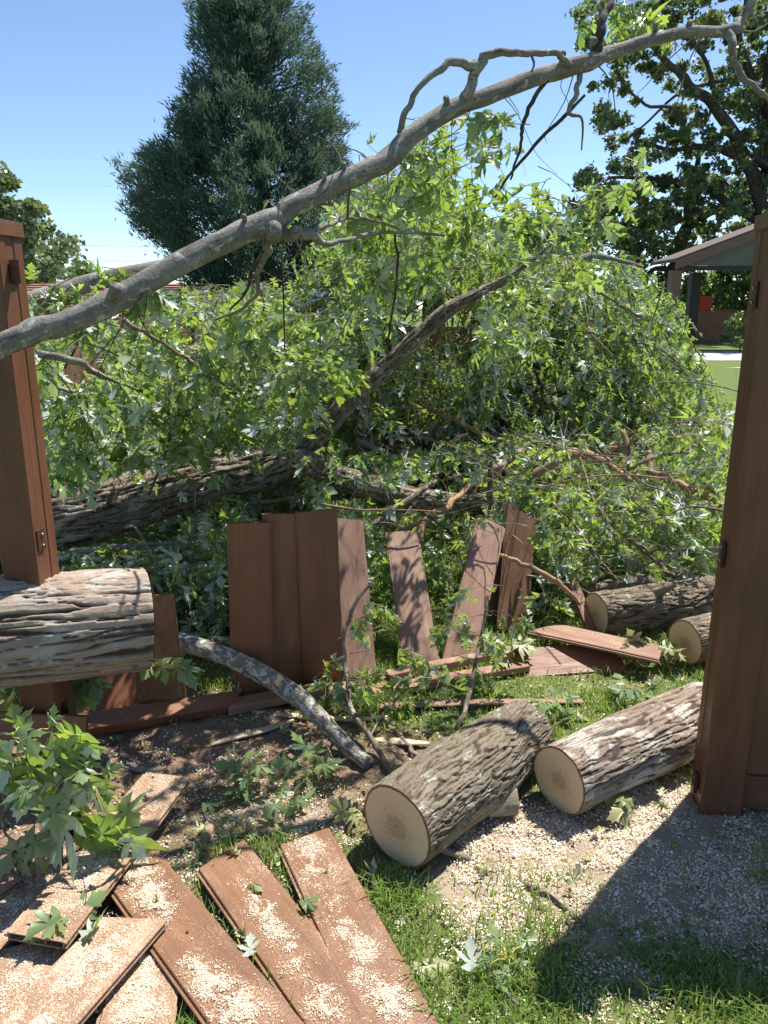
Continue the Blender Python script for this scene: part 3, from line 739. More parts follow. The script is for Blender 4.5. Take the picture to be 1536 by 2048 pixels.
# ------------------------------------------------------------------ background trees
def quad_leaves(C, g, size, tintmul=1.0):
    n = len(C); d = nrm(g.normal(0, 1, (n, 3))); u = nrm(g.normal(0, 1, (n, 3)) + [0, 0, .5]); N = nrm(u - d * (u * d).sum(1, keepdims=True)); X = np.cross(d, N)
    s = size * g.uniform(.6, 1.4, n)[:, None]
    V = np.stack([C - d * s * .5, C + X * s * .32, C + d * s * .5 + N * s * .1, C - X * s * .32], 1).reshape(-1, 3)
    i = np.arange(n)[:, None] * 4 + np.arange(4)[None]
    t = np.zeros((n, 3)); t[:, 0] = g.random(n); return V, i, np.repeat(t, 4, 0)
def tree(name, label, limbs, clumps, mat, size, seed, group=None, cat='tree', trunk_i=0, barkm=BARK_DARK):
    """limbs: lists of (x, y, z, r); clumps: (x, y, z, radius, count)"""
    g = np.random.default_rng(seed); t = thing(name, label, cat, group)
    for q, L in enumerate(limbs):
        tube('trunk' if q == trunk_i else 'limb', [l[:3] for l in L], [l[3] for l in L], barkm, t, nu=8, ns=max(6, len(L) * 4), lump=.15, seed=seed + q)
    C = []
    for (x, y, z, r, n) in clumps:
        d = nrm(g.normal(0, 1, (n, 3))) * (r * g.random((n, 1)) ** .45) * [1, 1, .72]
        d *= (.75 + .5 * vn(d[:, 0] * 3 / r + x, d[:, 1] * 3 / r + y, d[:, 2] * 3 / r, seed))[:, None]
        C.append(d + [x, y, z])
    V, F, T = quad_leaves(np.concatenate(C), g, size)
    o = mk('crown', V, F, mat, t, {'tint': T}); o['kind'] = 'stuff'
    return t
def pxl(pts, Y): return [tuple(PY(a, b, Y + dy)) + (w * .5 * Y / FPX,) for a, b, w, dy in pts]
# cedar
def cedar():
    t = thing('cedar_tree', 'tall dark blue-green cedar standing behind the fallen limb', 'tree'); g = np.random.default_rng(11)
    Y0 = 20.0; x0 = PY(515, 300, Y0)[0]; top = 9.3
    prof_z = [1.7, 2.2, 3.2, 4.1, 5.1, 6.1, 7.1, 8.0, 8.8, 9.4]; prof_r = [1.9, 2.5, 3.05, 3.2, 2.8, 2.3, 1.9, 1.35, .65, .1]
    tube('trunk', [(x0, Y0, 0), (x0 + .1, Y0, 3), (x0 - .06, Y0, 6.5), (x0 - .2, Y0, top - .3)], [.26, .2, .12, .02], BARK_DARK, t, nu=10, ns=24)
    tips, ax, ln = [], [], []
    for k in range(1650):
        z = g.uniform(1.7, 9.3) if k % 3 else g.uniform(1.7, 6.0); a = g.uniform(0, 6.283); rmax = np.interp(z, prof_z, prof_r)
        rmax *= .82 + .40 * vn(math.cos(a) * 1.7, math.sin(a) * 1.7, z * .85, 4) + g.uniform(-.08, .10)
        if math.sin(a) > .35 and g.random() < .6: continue
        r = rmax * (g.uniform(.80, 1.0) if g.random() < .72 else g.uniform(.35, .8))
        tips.append((x0 + .15 - .06 * max(0, z - 3) + r * math.cos(a), Y0 + r * math.sin(a), z)); up = g.uniform(.25, 1.0)
        ax.append((math.cos(a), math.sin(a), up)); ln.append(g.uniform(.5, 1.15))
    tips, ax, ln = np.array(tips), nrm(np.array(ax)), np.array(ln)
    m = 125; n = len(tips); f = g.random((n, m)) ** .7; w = .17 * np.sqrt(1 - f) + .025
    base = tips[:, None] - ax[:, None] * (ln[:, None] * (1 - f))[..., None] + g.normal(0, 1, (n, m, 3)) * w[..., None] * [1, 1, .9]
    d = nrm(ax[:, None] * 1.1 + g.normal(0, .5, (n, m, 3)) + [0, 0, .2]); L = g.uniform(.07, .19, (n, m, 1)); s = nrm(np.cross(d, g.normal(0, 1, (n, m, 3)))) * g.uniform(.010, .022, (n, m, 1))
    V = np.stack([base - s, base + s, base + d * L], 2).reshape(-1, 3); F = np.arange(len(V)).reshape(-1, 3)
    T = np.zeros((n, m, 3, 3)); T[..., 0] = np.clip(g.random((n, 1, 1)) * .7 + g.random((n, m, 1)) * .5 - .1, 0, 1)
    o = mk('crown', V, F, CEDAR, t, {'tint': T.reshape(-1, 3)}); o['kind'] = 'stuff'
    for k in range(70):
        q = tips[int(g.integers(n))]; zb = max(1.2, q[2] - g.uniform(.4, 1.3)); b = np.array([x0 + .06, Y0, zb])
        mid = (b * .5 + q * .5) + [0, 0, -.1]
        tube('limb', [b, mid, q], [.045, .026, .006], BARK_DARK, t, nu=5, ns=8)
cedar()
# oaks on the right
def rand_clumps(poly, Y0, Y1, n, r, cnt, seed, skip=()):
    g = random.Random(seed); P = np.asarray(poly); x0, y0 = P.min(0); x1, y1 = P.max(0); out = []; k = 0
    while len(out) < n and k < n * 40:
        k += 1; x, y = g.uniform(x0, x1), g.uniform(y0, y1)
        if not in_poly(x, y, poly) or any(a < x < b and c < y < d and g.random() < q for a, b, c, d, q in skip): continue
        p = PY(x, y, g.uniform(Y0, Y1)); out.append((p[0], p[1], p[2], g.uniform(*r), cnt))
    return out
Yo = 39
b0 = PZ(1560, 700); trunkX = PY(1556, 500, Yo)
limbs = [[(trunkX[0], Yo, 0, .62), (trunkX[0], Yo, 3.2, .52), tuple(PY(1548, 380, Yo)) + (.44,), tuple(PY(1530, 250, Yo)) + (.34,), tuple(PY(1545, 90, Yo)) + (.24,), tuple(PY(1560, -80, Yo)) + (.12,)],
         pxl([(1545, 470, 26, 0), (1500, 330, 24, -.5), (1440, 225, 20, -1), (1370, 160, 15, -1.5), (1312, 100, 10, -2), (1270, 60, 6, -2)], Yo),
         pxl([(1530, 260, 22, 0), (1500, 160, 17, .5), (1478, 80, 12, .8), (1492, 0, 8, 1), (1480, -60, 5, 1)], Yo),
         pxl([(1540, 330, 20, 0), (1470, 310, 16, -.6), (1410, 292, 12, -1), (1345, 300, 8, -1.2), (1290, 285, 5, -1.4)], Yo),
         pxl([(1530, 450, 20, 0), (1450, 400, 16, .5), (1400, 370, 12, .8), (1320, 358, 9, 1), (1215, 356, 5, 1)], Yo),
         pxl([(1375, 290, 9, -1.2), (1350, 220, 7, -1.6), (1290, 210, 5, -1.8), (1240, 160, 4, -2)], Yo),
         pxl([(1440, 225, 10, -1), (1420, 150, 8, -1.2), (1390, 90, 6, -1.4), (1330, 60, 4, -1.5)], Yo),
         pxl([(1450, 160, 7, -1), (1360, 185, 5, -1.3), (1300, 240, 4, -1.3), (1250, 280, 3, -1.3)], Yo)]
cl = rand_clumps([(1150, 10), (1260, -40), (1700, -60), (1700, 480), (1540, 500), (1380, 480), (1150, 500), (1140, 400), (1200, 260), (1160, 130)], 36.5, 44, 560, (.28, .72), 100, 3,
                 skip=((1230, 1330, 180, 300, .6), (1330, 1400, 60, 130, .5), (1160, 1200, 120, 300, .6), (1380, 1470, 180, 260, .35)))
tree('oak_tree', 'large spreading oak with dark bent limbs at the upper right', limbs, cl, OAKLEAF, .22, 21)
Yo2 = 43
t2x = PY(1352, 560, Yo2)[0]
limbs2 = [[(t2x - .1, Yo2, 0, .50), (t2x, Yo2, 3.0, .40), tuple(PY(1368, 470, Yo2)) + (.34,), tuple(PY(1388, 380, Yo2)) + (.26,), tuple(PY(1400, 290, Yo2)) + (.08,)],
          pxl([(1358, 520, 16, 0), (1320, 490, 12, -.5), (1270, 470, 8, -1), (1220, 460, 4, -1)], Yo2),
          pxl([(1372, 460, 14, 0), (1420, 430, 11, .5), (1470, 400, 8, 1), (1520, 390, 5, 1)], Yo2),
          pxl([(1355, 545, 12, 0), (1310, 535, 9, -.5), (1280, 560, 6, -1), (1240, 575, 4, -1)], Yo2)]
cl2 = rand_clumps([(1130, 420), (1240, 370), (1420, 350), (1560, 380), (1560, 520), (1440, 505), (1330, 560), (1340, 600), (1200, 600), (1120, 520)], 41, 46, 110, (.5, 1.0), 130, 5)
tree('oak_tree', 'smaller dark oak rising behind the open shelter roof', limbs2, cl2, OAKLEAF, .27, 22)
cl3 = rand_clumps([(1370, 520), (1600, 520), (1600, 640), (1480, 635), (1420, 600), (1370, 610)], 43, 50, 60, (.8, 1.3), 160, 6)
tree('broadleaf_tree', 'hazy green tree seen under the shelter roof beyond the far fence', [[(19.6, 46, 0, .3), (19.7, 46, 3, .2), (19.8, 46, 5, .1)]], cl3, TREELEAF, .32, 23)
cl4 = rand_clumps([(-140, 380), (0, 350), (50, 385), (75, 420), (110, 440), (135, 480), (140, 560), (130, 600), (-140, 600)], 34, 40, 120, (.55, 1.0), 170, 7)
xx = PY(20, 500, 37)[0]
tree('broadleaf_tree', 'rounded dark green tree at the far left above the left post', [[(xx, 37, 0, .45), (xx, 37, 3, .35), (xx + .2, 37, 6, .15)], [(xx, 37, 2.5, .2), (xx + 1.5, 37, 4.5, .1), (xx + 2.2, 37, 5, .04)]], cl4, OAKLEAF, .26, 24)
cl5 = rand_clumps([(140, 540), (165, 520), (200, 540), (215, 530), (250, 560), (300, 575), (300, 610), (130, 610)], 52, 60, 36, (.6, 1.1), 110, 8)
tree('broadleaf_tree', 'small pale tree clump low on the horizon left of the cedar', [[(PY(190, 560, 56)[0], 56, 0, .3), (PY(190, 560, 56)[0], 56, 3, .15)]], cl5, TREELEAF, .36, 25)
cl6 = rand_clumps([(690, 470), (780, 400), (900, 420), (1000, 450), (1130, 440), (1150, 600), (700, 600)], 14.5, 18, 100, (.35, .7), 150, 9)
xx = PY(860, 560, 16)[0]
tree('broadleaf_tree', 'bright green tree filling the gap right of the cedar', [[(xx, 16, 0, .2), (xx, 16, 2, .15), (xx + .2, 16, 3.2, .06)]], cl6, TREELEAF, .13, 26)
cl7 = rand_clumps([(1450, 640), (1480, 628), (1500, 650), (1500, 688), (1440, 690)], 27, 29, 14, (.2, .35), 60, 10)
tree('shrub', 'small light green shrub before the far brown fence', [[(PY(1485, 660, 28)[0], 28, 0, .03), (PY(1485, 660, 28)[0], 28, .8, .02)]], cl7, TREELEAF, .13, 27, cat='shrub')
# power lines far left
wl = thing('power_line', 'two thin overhead wires crossing the pale sky at left', 'power line')
for y_ in (491, 521): tube('wire', [PY(-200, y_ - 4, 70), PY(150, y_, 72), PY(480, y_ + 4, 74)], [.012, .012, .012], DARKW, wl, nu=4, ns=8)
for px_ in (-200, 480): p = PY(px_, 480, 70 if px_ < 0 else 74); tube('pole', [(p[0], p[1], 0), (p[0], p[1], p[2] + .4)], [.14, .1], BARK_DARK, wl, nu=8, ns=4)

# ================================================================== fence posts and standing panel
YAW = R(-8.0); EX = np.array([math.cos(YAW), math.sin(YAW), 0]); EY = np.array([-math.sin(YAW), math.cos(YAW), 0]); RZ = np.stack([EX, EY, [0, 0, 1]], 1)
def set_pc(o, axes=(0, 2, 1)):
    me = o.data; co = np.zeros(len(me.vertices) * 3, np.float32); me.vertices.foreach_get('co', co); co = co.reshape(-1, 3) @ RZ.astype(np.float32)
    at = me.attributes.new('pc', 'FLOAT_VECTOR', 'POINT'); at.data.foreach_set('vector', np.ascontiguousarray(co[:, list(axes)]).ravel()); return o
def fence_post(label, c, side, brackets):
    t = thing('fence_post', label, 'post', 'brown fence posts either side of the gap'); c = np.array([c[0], c[1], 0.0]); h = .0635; H = 1.80
    # shaft: four faces with a shallow step on the side that took the rail
    b = .004; V, F = [], []
    prof = [(-h + b, -h), (h - b, -h), (h, -h + b), (h, -.028), (h - .003, -.026), (h - .003, .016), (h, .018), (h, h - b), (h - b, h), (-h + b, h), (-h, h - b), (-h, .018), (-h + .003, .016), (-h + .003, -.026), (-h, -.028), (-h, -h + b)]
    n = len(prof)
    for z in np.linspace(-.1, H, 12):
        for x, y in prof: V.append(c + EX * x + EY * y + [0, 0, z])
    for k in range(11):
        for j in range(n): F.append((k * n + j, k * n + (j + 1) % n, (k + 1) * n + (j + 1) % n, (k + 1) * n + j))
    F.append(tuple(range(11 * n, 12 * n)))
    me = bpy.data.meshes.new('shaft'); me.from_pydata([tuple(v) for v in V], [], F); me.update(); me.materials.append(POST)
    o = bpy.data.objects.new('shaft', me); COL.objects.link(o); o.parent = t; set_pc(o)
    cap = MB().box(c + [0, 0, H + .022], (h + .006, h + .006, .022), RZ)
    cap.add([c + EX * x + EY * y + [0, 0, z] for x, y, z in ((-h - .006, -h - .006, H + .0445), (h + .006, -h - .006, H + .0445), (h + .006, h + .006, H + .0445), (-h - .006, h + .006, H + .0445), (-.05, -.05, H + .049), (.05, -.05, H + .049), (.05, .05, H + .049), (-.05, .05, H + .049))],
            [(0, 1, 5, 4), (1, 2, 6, 5), (2, 3, 7, 6), (3, 0, 4, 7), (4, 5, 6, 7)])
    set_pc(cap.build('cap', POST, t, bevel=.003))
    for (z, hh, tab, yo) in brackets:
        q = c + EX * side * (h + .0025) + EY * yo + [0, 0, z]
        br = MB().box(q, (.002, .020, hh), RZ)
        if tab: br.box(q + EX * side * tab / 2 + EY * (-.018), (tab / 2, .002, hh), RZ)
        p = br.build('bracket', METAL, t, bevel=.001)
        for dz in (-.55, .5):
            s = q + EX * side * .003 + [0, 0, dz * hh] + EY * .004
            tube('screw', [s, s + EX * side * .004], [.0045, .004], SCREW, p, nu=8, ns=3, lump=0)
    return t
fence_post('brown fence post at the left edge under the crossing limb', (-1.185, 2.447), 1, [(1.70, .034, .03, .0), (.86, .036, 0.0, -.028), (.22, .035, .02, 0)])
fence_post('brown fence post at the right edge with sawdust at its foot', (1.097, 2.215), -1, [(1.63, .036, .004, .0), (.87, .04, .010, .01), (.08, .03, .012, 0)])
# the leftover panel on the right
pn = thing('fence_section', 'intact brown fence panel in shade beside the right post', 'fence')
pc0 = np.array([1.097, 2.215, 0]) + EX * .068
for k in range(15):
    p0_ = pc0 + EX * (.08 + k * .15) + EY * (.011 + (k % 2) * .003) + [0, 0, .10]
    board('picket', p0_, p0_ + np.array([0, 0, 1.63]), -EY, PLANK, parent=pn, w=.148, rib=False)
for z, hh, nm in ((.075, .06, 'bottom_rail'), (1.765, .04, 'top_rail')):
    b = MB().box(pc0 + EX * 1.15 + [0, 0, z], (1.15, .030, hh), RZ); set_pc(b.build(nm, POST, pn, bevel=.004), (2, 0, 1))

# ================================================================== sawn logs
def log_from(face_px, far_px, r0, r1, z0=None, z1=None):
    a = PZ(*face_px, r0 if z0 is None else z0); b = PZ(*far_px, r1 if z1 is None else z1); return a, b
a, b = log_from((793, 1653), (1052, 1462), .128, .112)
mid = (a + b) / 2 + np.array([.004, 0, .008])
ax_ = (b - a) / np.linalg.norm(b - a); sd_ = np.cross(ax_, [0, 0, 1.0])
st0 = a * .42 + b * .58 + sd_ * .08 + np.array([0, 0, -.075]); st1 = a * .22 + b * .78; 
make_log('maple_log', 'grey lichen-flecked log with knotty stub and cut end, nearest the planks', [a, mid, b], [.127, .130, .112], BARK_LOG, 3, bark=(46, .12, .0052, .7),
         bumps=[(.42, 5.35, .035, .09, .40), (.40, 3.6, .014, .12, .5)],
         stubs=[([a * .5 + b * .5 + sd_ * .07 + [0, 0, -.065], a * .40 + b * .60 + sd_ * .135 + [0, 0, -.072]], [.062, .046]),
                ([a * .86 + b * .14 + sd_ * .09 + [0, 0, -.09], a * .80 + b * .20 + sd_ * .165 + [0, 0, -.112]], [.011, .009])])
a, b = log_from((1117, 1560), (1408, 1428), .117, .118)
make_log('maple_log', 'log with peeling pale bark and cut end, against the right post', [a, (a + b) / 2, b], [.113, .122, .120], BARK_PALE, 5, bark=(30, .20, .0048, .6))
a = PY(1192, 1228, 3.57); a[2] = .112; b = np.array([1.74, 3.80, .115])
make_log('maple_log', 'log with short upright stub lying beyond the flat reddish board', [a, (a + b) / 2, b], [.112, .116, .112], BARK_LOG, 8, ns=150, nu=200, bark=(38, .13, .0062, .5),
         stubs=[([a * .52 + b * .48 + [-.02, -.05, .08], a * .50 + b * .50 + [-.01, -.10, .125], a * .44 + b * .56 + [.0, -.115, .16]], [.026, .02, .019])], lump=.12)
a = PY(1370, 1286, 3.26); a[2] = .104; b = a + np.array([.36, .16, .0])
make_log('maple_log', 'short log with pale cut end half hidden behind the right post', [a, (a + b) / 2, b], [.104, .106, .104], BARK_LOG, 9, ns=110, nu=200, bark=(36, .13, .0062, .5))
a = PY(291, 1237, 2.58); b = PY(-330, 1290, 2.18)
make_log('trunk_section', 'thick furrowed trunk section entering from the left above the ground', [a, (a + b) / 2, b], [.180, .184, .192], BARK_BIG, 12, ns=230, nu=280, bark=(30, .50, .0098, .3), lump=.04, group=None)

# ================================================================== standing and leaning cut boards
G_ST = 'cut fence boards still standing'
def vboard(label, bpx, Yb, tpx, Yt, mat, yaw, w=BW, sk=(0, 0), seed=0, zoff=0):
    p0, p1 = PY(*bpx, Yb), PY(*tpx, Yt); n = np.array([math.sin(R(yaw)), -math.cos(R(yaw)), 0.0])
    # up: face normal roughly toward the camera
    o, inf = board('fence_board', p0, p1, n, mat, label, 'fence board', G_ST, w=w, sk=sk, seed=seed, warp=.002); return o, inf
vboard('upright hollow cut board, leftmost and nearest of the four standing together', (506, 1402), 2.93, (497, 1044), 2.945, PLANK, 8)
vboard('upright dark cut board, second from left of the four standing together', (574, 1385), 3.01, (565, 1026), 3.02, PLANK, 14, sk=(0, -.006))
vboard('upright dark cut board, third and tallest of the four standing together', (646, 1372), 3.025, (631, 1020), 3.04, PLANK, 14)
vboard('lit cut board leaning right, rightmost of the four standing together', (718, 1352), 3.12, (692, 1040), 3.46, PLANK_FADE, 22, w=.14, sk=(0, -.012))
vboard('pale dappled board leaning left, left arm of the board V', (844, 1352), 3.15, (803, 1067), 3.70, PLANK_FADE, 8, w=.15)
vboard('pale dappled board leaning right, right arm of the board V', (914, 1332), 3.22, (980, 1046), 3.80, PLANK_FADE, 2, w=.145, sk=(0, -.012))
vboard('brown board with leaf-shaped shadow behind the right arm of the V', (1022, 1262), 3.64, (1040, 1025), 3.96, PLANK_LIGHT, 4, w=.15, sk=(0, -.07))
vboard('short brown board low behind the right arm of the V', (992, 1250), 3.72, (1008, 1080), 3.92, PLANK_LIGHT, 20, w=.10)
vboard('narrow upright board piece leaning beside the stubbed log', (1190, 1290), 3.50, (1140, 1160), 3.75, PLANK_FADE, 30, w=.06)
# the one under the trunk section, still on its rail
vboard('hollow brown board propping the end of the trunk section', (330, 1425), 2.80, (300, 1190), 2.83, PLANK_LIGHT, 4, w=.17)
# boards lying at the fence line
G_LY = 'broken boards and rails along the fence line'
def lboard(label, a, b, za, zb, mat, w=BW, th=BT, sk=(0, 0), up=(0, 0, 1), name='fence_board', cat='fence board', rib=True, warp=.004, seed=0, group=G_LY):
    o, inf = board(name, PZ(*a, za), PZ(*b, zb), up, mat, label, cat, group, w=w, th=th, sk=sk, rib=rib, warp=warp, seed=seed); return o, inf
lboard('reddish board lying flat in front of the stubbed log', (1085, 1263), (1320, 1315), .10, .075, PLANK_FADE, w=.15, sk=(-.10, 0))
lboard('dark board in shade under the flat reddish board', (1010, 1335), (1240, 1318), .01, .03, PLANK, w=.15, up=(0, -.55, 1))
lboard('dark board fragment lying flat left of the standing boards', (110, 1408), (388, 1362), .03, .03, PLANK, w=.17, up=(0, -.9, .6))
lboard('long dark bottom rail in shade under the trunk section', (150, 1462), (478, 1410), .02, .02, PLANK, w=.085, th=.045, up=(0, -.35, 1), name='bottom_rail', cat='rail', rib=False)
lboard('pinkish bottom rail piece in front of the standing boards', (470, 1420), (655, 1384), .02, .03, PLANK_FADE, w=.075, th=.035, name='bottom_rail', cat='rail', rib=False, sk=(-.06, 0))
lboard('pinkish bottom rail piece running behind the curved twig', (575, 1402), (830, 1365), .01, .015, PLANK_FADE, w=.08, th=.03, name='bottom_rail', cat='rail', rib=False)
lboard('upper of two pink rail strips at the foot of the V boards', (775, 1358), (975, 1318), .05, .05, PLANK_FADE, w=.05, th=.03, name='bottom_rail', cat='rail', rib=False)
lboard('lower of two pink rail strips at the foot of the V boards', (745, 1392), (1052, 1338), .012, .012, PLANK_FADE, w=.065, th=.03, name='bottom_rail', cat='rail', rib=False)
lboard('thin wavy pink strip lying in the grass behind the grey log', (760, 1414), (1165, 1404), .012, .012, PLANK_FADE, w=.042, th=.008, name='trim_strip', cat='strip', rib=False, warp=.012)
o, inf = board('bottom_rail', PY(-90, 1450, 2.33), PY(175, 1462, 2.37), (0, -1, .35), PLANK, 'dark rail leaning across the foot of the left post', 'rail', G_LY, w=.11, th=.03, rib=False)
def splinter(label, pts, w, z, mat=SPLINT):
    C = catmull([PZ(x, y, z) for x, y in pts], 12); T, A, B = frames(C); ww = w * np.sin(np.linspace(.25, 2.8, 12))[:, None] * .5
    V = np.concatenate([C + A * ww + [0, 0, .002], C - A * ww + [0, 0, .002], C - A * ww - [0, 0, .004], C + A * ww - [0, 0, .004]])
    k = np.arange(11); F = np.concatenate([np.stack([a * 12 + k, a * 12 + k + 1, ((a + 1) % 4) * 12 + k + 1, ((a + 1) % 4) * 12 + k], 1) for a in range(4)])
    tag(mk('wood_splinter', V, F, mat), label, 'splinter', 'pale splinters on the bare soil')
splinter('pale flat splinter slanting on bare soil below the rail', [(422, 1490), (470, 1473), (530, 1458), (588, 1440)], .04, .02)
splinter('pale long splinter lying across behind the lichen branch', [(505, 1422), (580, 1430), (700, 1437), (775, 1433)], .03, .02)
splinter('small pale splinter in the grass left of the grey log', [(740, 1478), (790, 1482), (860, 1487)], .04, .015)
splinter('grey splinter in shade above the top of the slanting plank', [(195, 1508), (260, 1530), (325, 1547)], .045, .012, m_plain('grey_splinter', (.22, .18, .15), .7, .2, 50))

# ------------------------------------------------------------------ planks in the foreground
G_FG = 'brown planks strewn in the foreground'
def plank(label, A, B, za, zb, ext, mat, n, bl, seed, w=BW, sk=(0, 0), cover=.12, rib=True, ext0=0):
    a, b = PZ(*A, za), PZ(*B, zb); d = b - a
    o, inf = board('fence_board', a - d * ext0, b + d * ext, (0, 0, 1), mat, label, 'fence board', G_FG, w=w, sk=sk, rib=rib, warp=.004, seed=seed)
    if n: chips_on(o, inf, n, bl, seed + 50, cover=cover)
    p0, Mx, L, w_, th_ = inf
    for t_, u_ in ((.03, -.27), (.034, .25)) if seed in (1, 2, 4) else ((.46, -.05),) if seed == 3 else ():
        q = p0 + Mx @ np.array([u_ * w_, t_ * L, th_ - .001]); tube('screw', [q, q + Mx[:, 2] * .0025], [.0048, .0042], METAL, o, nu=8, ns=3, lump=0)
    return inf
plank('rightmost foreground plank, speckled with sawdust below the grey log', (608, 1686), (790, 2048), .012, .012, .35, PLANK_LIGHT, 5200, [(.06, .0, .07, .45), (.16, .05, .06, .45), (.26, .0, .05, .35), (.42, .1, .03, .6), (.52, .0, .035, .8), (.62, .15, .03, .9), (.70, -.05, .04, .9)], 1, sk=(.02, 0), cover=.05)
plank('foreground plank second from right, bare reddish top and sawdust streak', (443, 1722), (685, 2048), .014, .014, .35, PLANK_LIGHT, 4200, [(.17, .0, .02, .5), (.24, .02, .022, .8), (.31, .02, .028, 1), (.38, .03, .028, 1), (.45, .05, .026, .9), (.53, .08, .03, .6), (.68, .12, .035, .8)], 2, sk=(.035, 0), cover=.008)
plank('middle foreground plank under the slanting one, with two sawdust heaps', (245, 1720), (500, 2048), .030, .030, .35, PLANK_LIGHT, 6500, [(.14, -.12, .04, .9), (.21, -.05, .042, 1), (.28, .03, .04, 1), (.34, .08, .03, .9), (.58, .2, .03, .8), (.64, .15, .036, 1), (.72, .1, .045, 1)], 3, cover=.008, ext0=.12)
plank('slanting sawdust-covered plank crossing over at left, maple leaf on it', (335, 1560), (72, 1890), .066, .075, 0, PLANK_DUST, 8000, [(.45, 0, .08, .42), (.6, .1, .07, .5), (.75, -.1, .07, .4), (.25, 0, .06, .12)], 4, cover=.05)
plank('sawdust-covered plank at far left beside the slanting one', (165, 1692), (-60, 1900), .028, .028, .2, PLANK_DUST, 3600, [(.5, 0, .12, .4)], 5, cover=.08, w=.17, ext0=.1)
plank('short sawdust-covered plank with grooved edge at the bottom left', (268, 1850), (40, 2100), .058, .062, .2, PLANK_DUST, 5200, [(.4, 0, .10, .42), (.7, .1, .10, .4)], 6, sk=(.05, 0), cover=.08)
plank('half-buried plank with chips and twigs at the bottom edge', (300, 1915), (260, 2120), .010, .010, .2, PLANK_DUST, 3000, [(.3, .1, .06, .9), (.55, 0, .06, .7)], 7, cover=.10, w=.16)
plank('shaded plank end under the slanting one at the lower left corner', (60, 1900), (40, 2100), .022, .022, .1, PLANK_DUST, 1600, [(.4, 0, .1, .5)], 8, cover=.06)
plank('greyish plank corner at the left edge below the maple sprig', (15, 1752), (-150, 1860), .052, .052, .1, PLANK_FADE, 500, [(.2, 0, .1, .3)], 9, w=.12)

# ================================================================== the fallen maple
CLEAR += [([(1352, 515), (1510, 515), (1510, 705), (1425, 705), (1368, 615)], 34, 1.0), ([(95, 985), (330, 925), (540, 880), (640, 880), (640, 960), (560, 1000), (430, 1020), (330, 1050), (95, 1110)], 5.3, .74),
          ([(590, 880), (690, 770), (870, 600), (960, 560), (1110, 475), (1110, 505), (980, 610), (860, 700), (720, 840), (640, 920)], 5.7, .74),
          ([(620, 915), (800, 950), (980, 970), (980, 1040), (800, 1030), (640, 985)], 5.1, .72),
          ([(450, 1005), (745, 1005), (760, 1320), (690, 1400), (455, 1400)], 3.4, .95), ([(765, 1050), (1070, 1000), (1065, 1250), (940, 1330), (820, 1350)], 4.05, .88),
          ([(1150, 1165), (1430, 1165), (1430, 1340), (1150, 1290)], 4.0, .93), ([(1040, 1240), (1330, 1280), (1330, 1340), (1040, 1300)], 3.6, .95),
          ([(795, 600), (880, 580), (960, 590), (960, 690), (800, 690)], 12, .72), ([(1405, 690), (1500, 690), (1500, 785), (1440, 770)], 30, 1.0),
          ([(900, 260), (1010, 250), (1130, 300), (1130, 480), (960, 480), (900, 400)], 12, .45), ([(1200, 150), (1500, 150), (1500, 480), (1300, 520), (1190, 430)], 12, .45),
          ([(1060, 930), (1240, 860), (1390, 880), (1450, 1030), (1230, 960), (1060, 985)], 5.2, .75), ([(720, 1080), (860, 940), (1090, 850), (1100, 900), (900, 1090)], 4.9, .7),
          ([(1170, 940), (1220, 1000), (1360, 1130), (1340, 1170), (1180, 1020)], 4.6, .7), ([(775, 795), (1010, 860), (1010, 900), (775, 840)], 6.0, .7),
          ([(340, 1270), (470, 1270), (760, 1500), (760, 1560), (500, 1400)], 3.0, .9), ([(120, 680), (210, 680), (210, 765), (120, 765)], 8, .75), ([(355, 635), (410, 635), (410, 700), (355, 700)], 8, .7)]
SUNPTS += [(PY(x, y, Y), r, q) for x, y, Y, r, q in ((160, 985, 4.7, .26, .8), (250, 965, 4.8, .26, .8), (340, 945, 4.88, .26, .8), (420, 925, 4.98, .24, .75), (500, 905, 5.1, .24, .75), (130, 1000, 4.66, .22, .55), (200, 990, 4.75, .22, .55), (290, 960, 4.82, .22, .55), (370, 940, 4.9, .2, .5), (450, 925, 5.0, .2, .5), (530, 905, 5.15, .2, .5), (620, 880, 5.27, .2, .5),
          (700, 800, 5.34, .15, .5), (780, 725, 5.4, .15, .5), (860, 650, 5.44, .15, .5), (700, 960, 5.0, .16, .5), (790, 980, 4.95, .16, .5), (870, 995, 4.95, .16, .5),
          (705, 1090, 3.4, .11, .75), (712, 1180, 3.3, .11, .75), (725, 1270, 3.2, .11, .75), (815, 1130, 3.6, .11, .7), (830, 1220, 3.45, .11, .7), (845, 1310, 3.25, .11, .7), (960, 1110, 3.7, .11, .7), (935, 1220, 3.5, .11, .7), (910, 1310, 3.3, .11, .7),
          (1035, 1080, 3.85, .1, .7), (1025, 1180, 3.7, .1, .7), (1180, 1290, 3.5, .2, .8), (1250, 1190, 3.7, .2, .75), (1330, 1200, 3.8, .2, .75), (1130, 925, 5.0, .2, .5), (1220, 920, 5.1, .2, .5), (1330, 960, 4.9, .2, .5), (900, 1010, 4.3, .2, .5), (1000, 1330, 3.2, .3, .7))]
tree_t = thing('fallen_maple_tree', 'fallen silver maple with furrowed trunk and leafy crown filling the yard', 'tree')
P = [(a, b, c, d * .92) for a, b, c, d in [(-150, 1085, 4.62, 140), (105, 1040, 4.66, 132), (220, 1015, 4.75, 126), (330, 980, 4.86, 118), (430, 953, 5.0, 112), (520, 930, 5.15, 104), (600, 908, 5.28, 92)]]
pxtube('trunk', P, BARK_TRUNK, tree_t, nu=150, ns=240, bark=(34, .30, .012), lump=.10, seed=31)
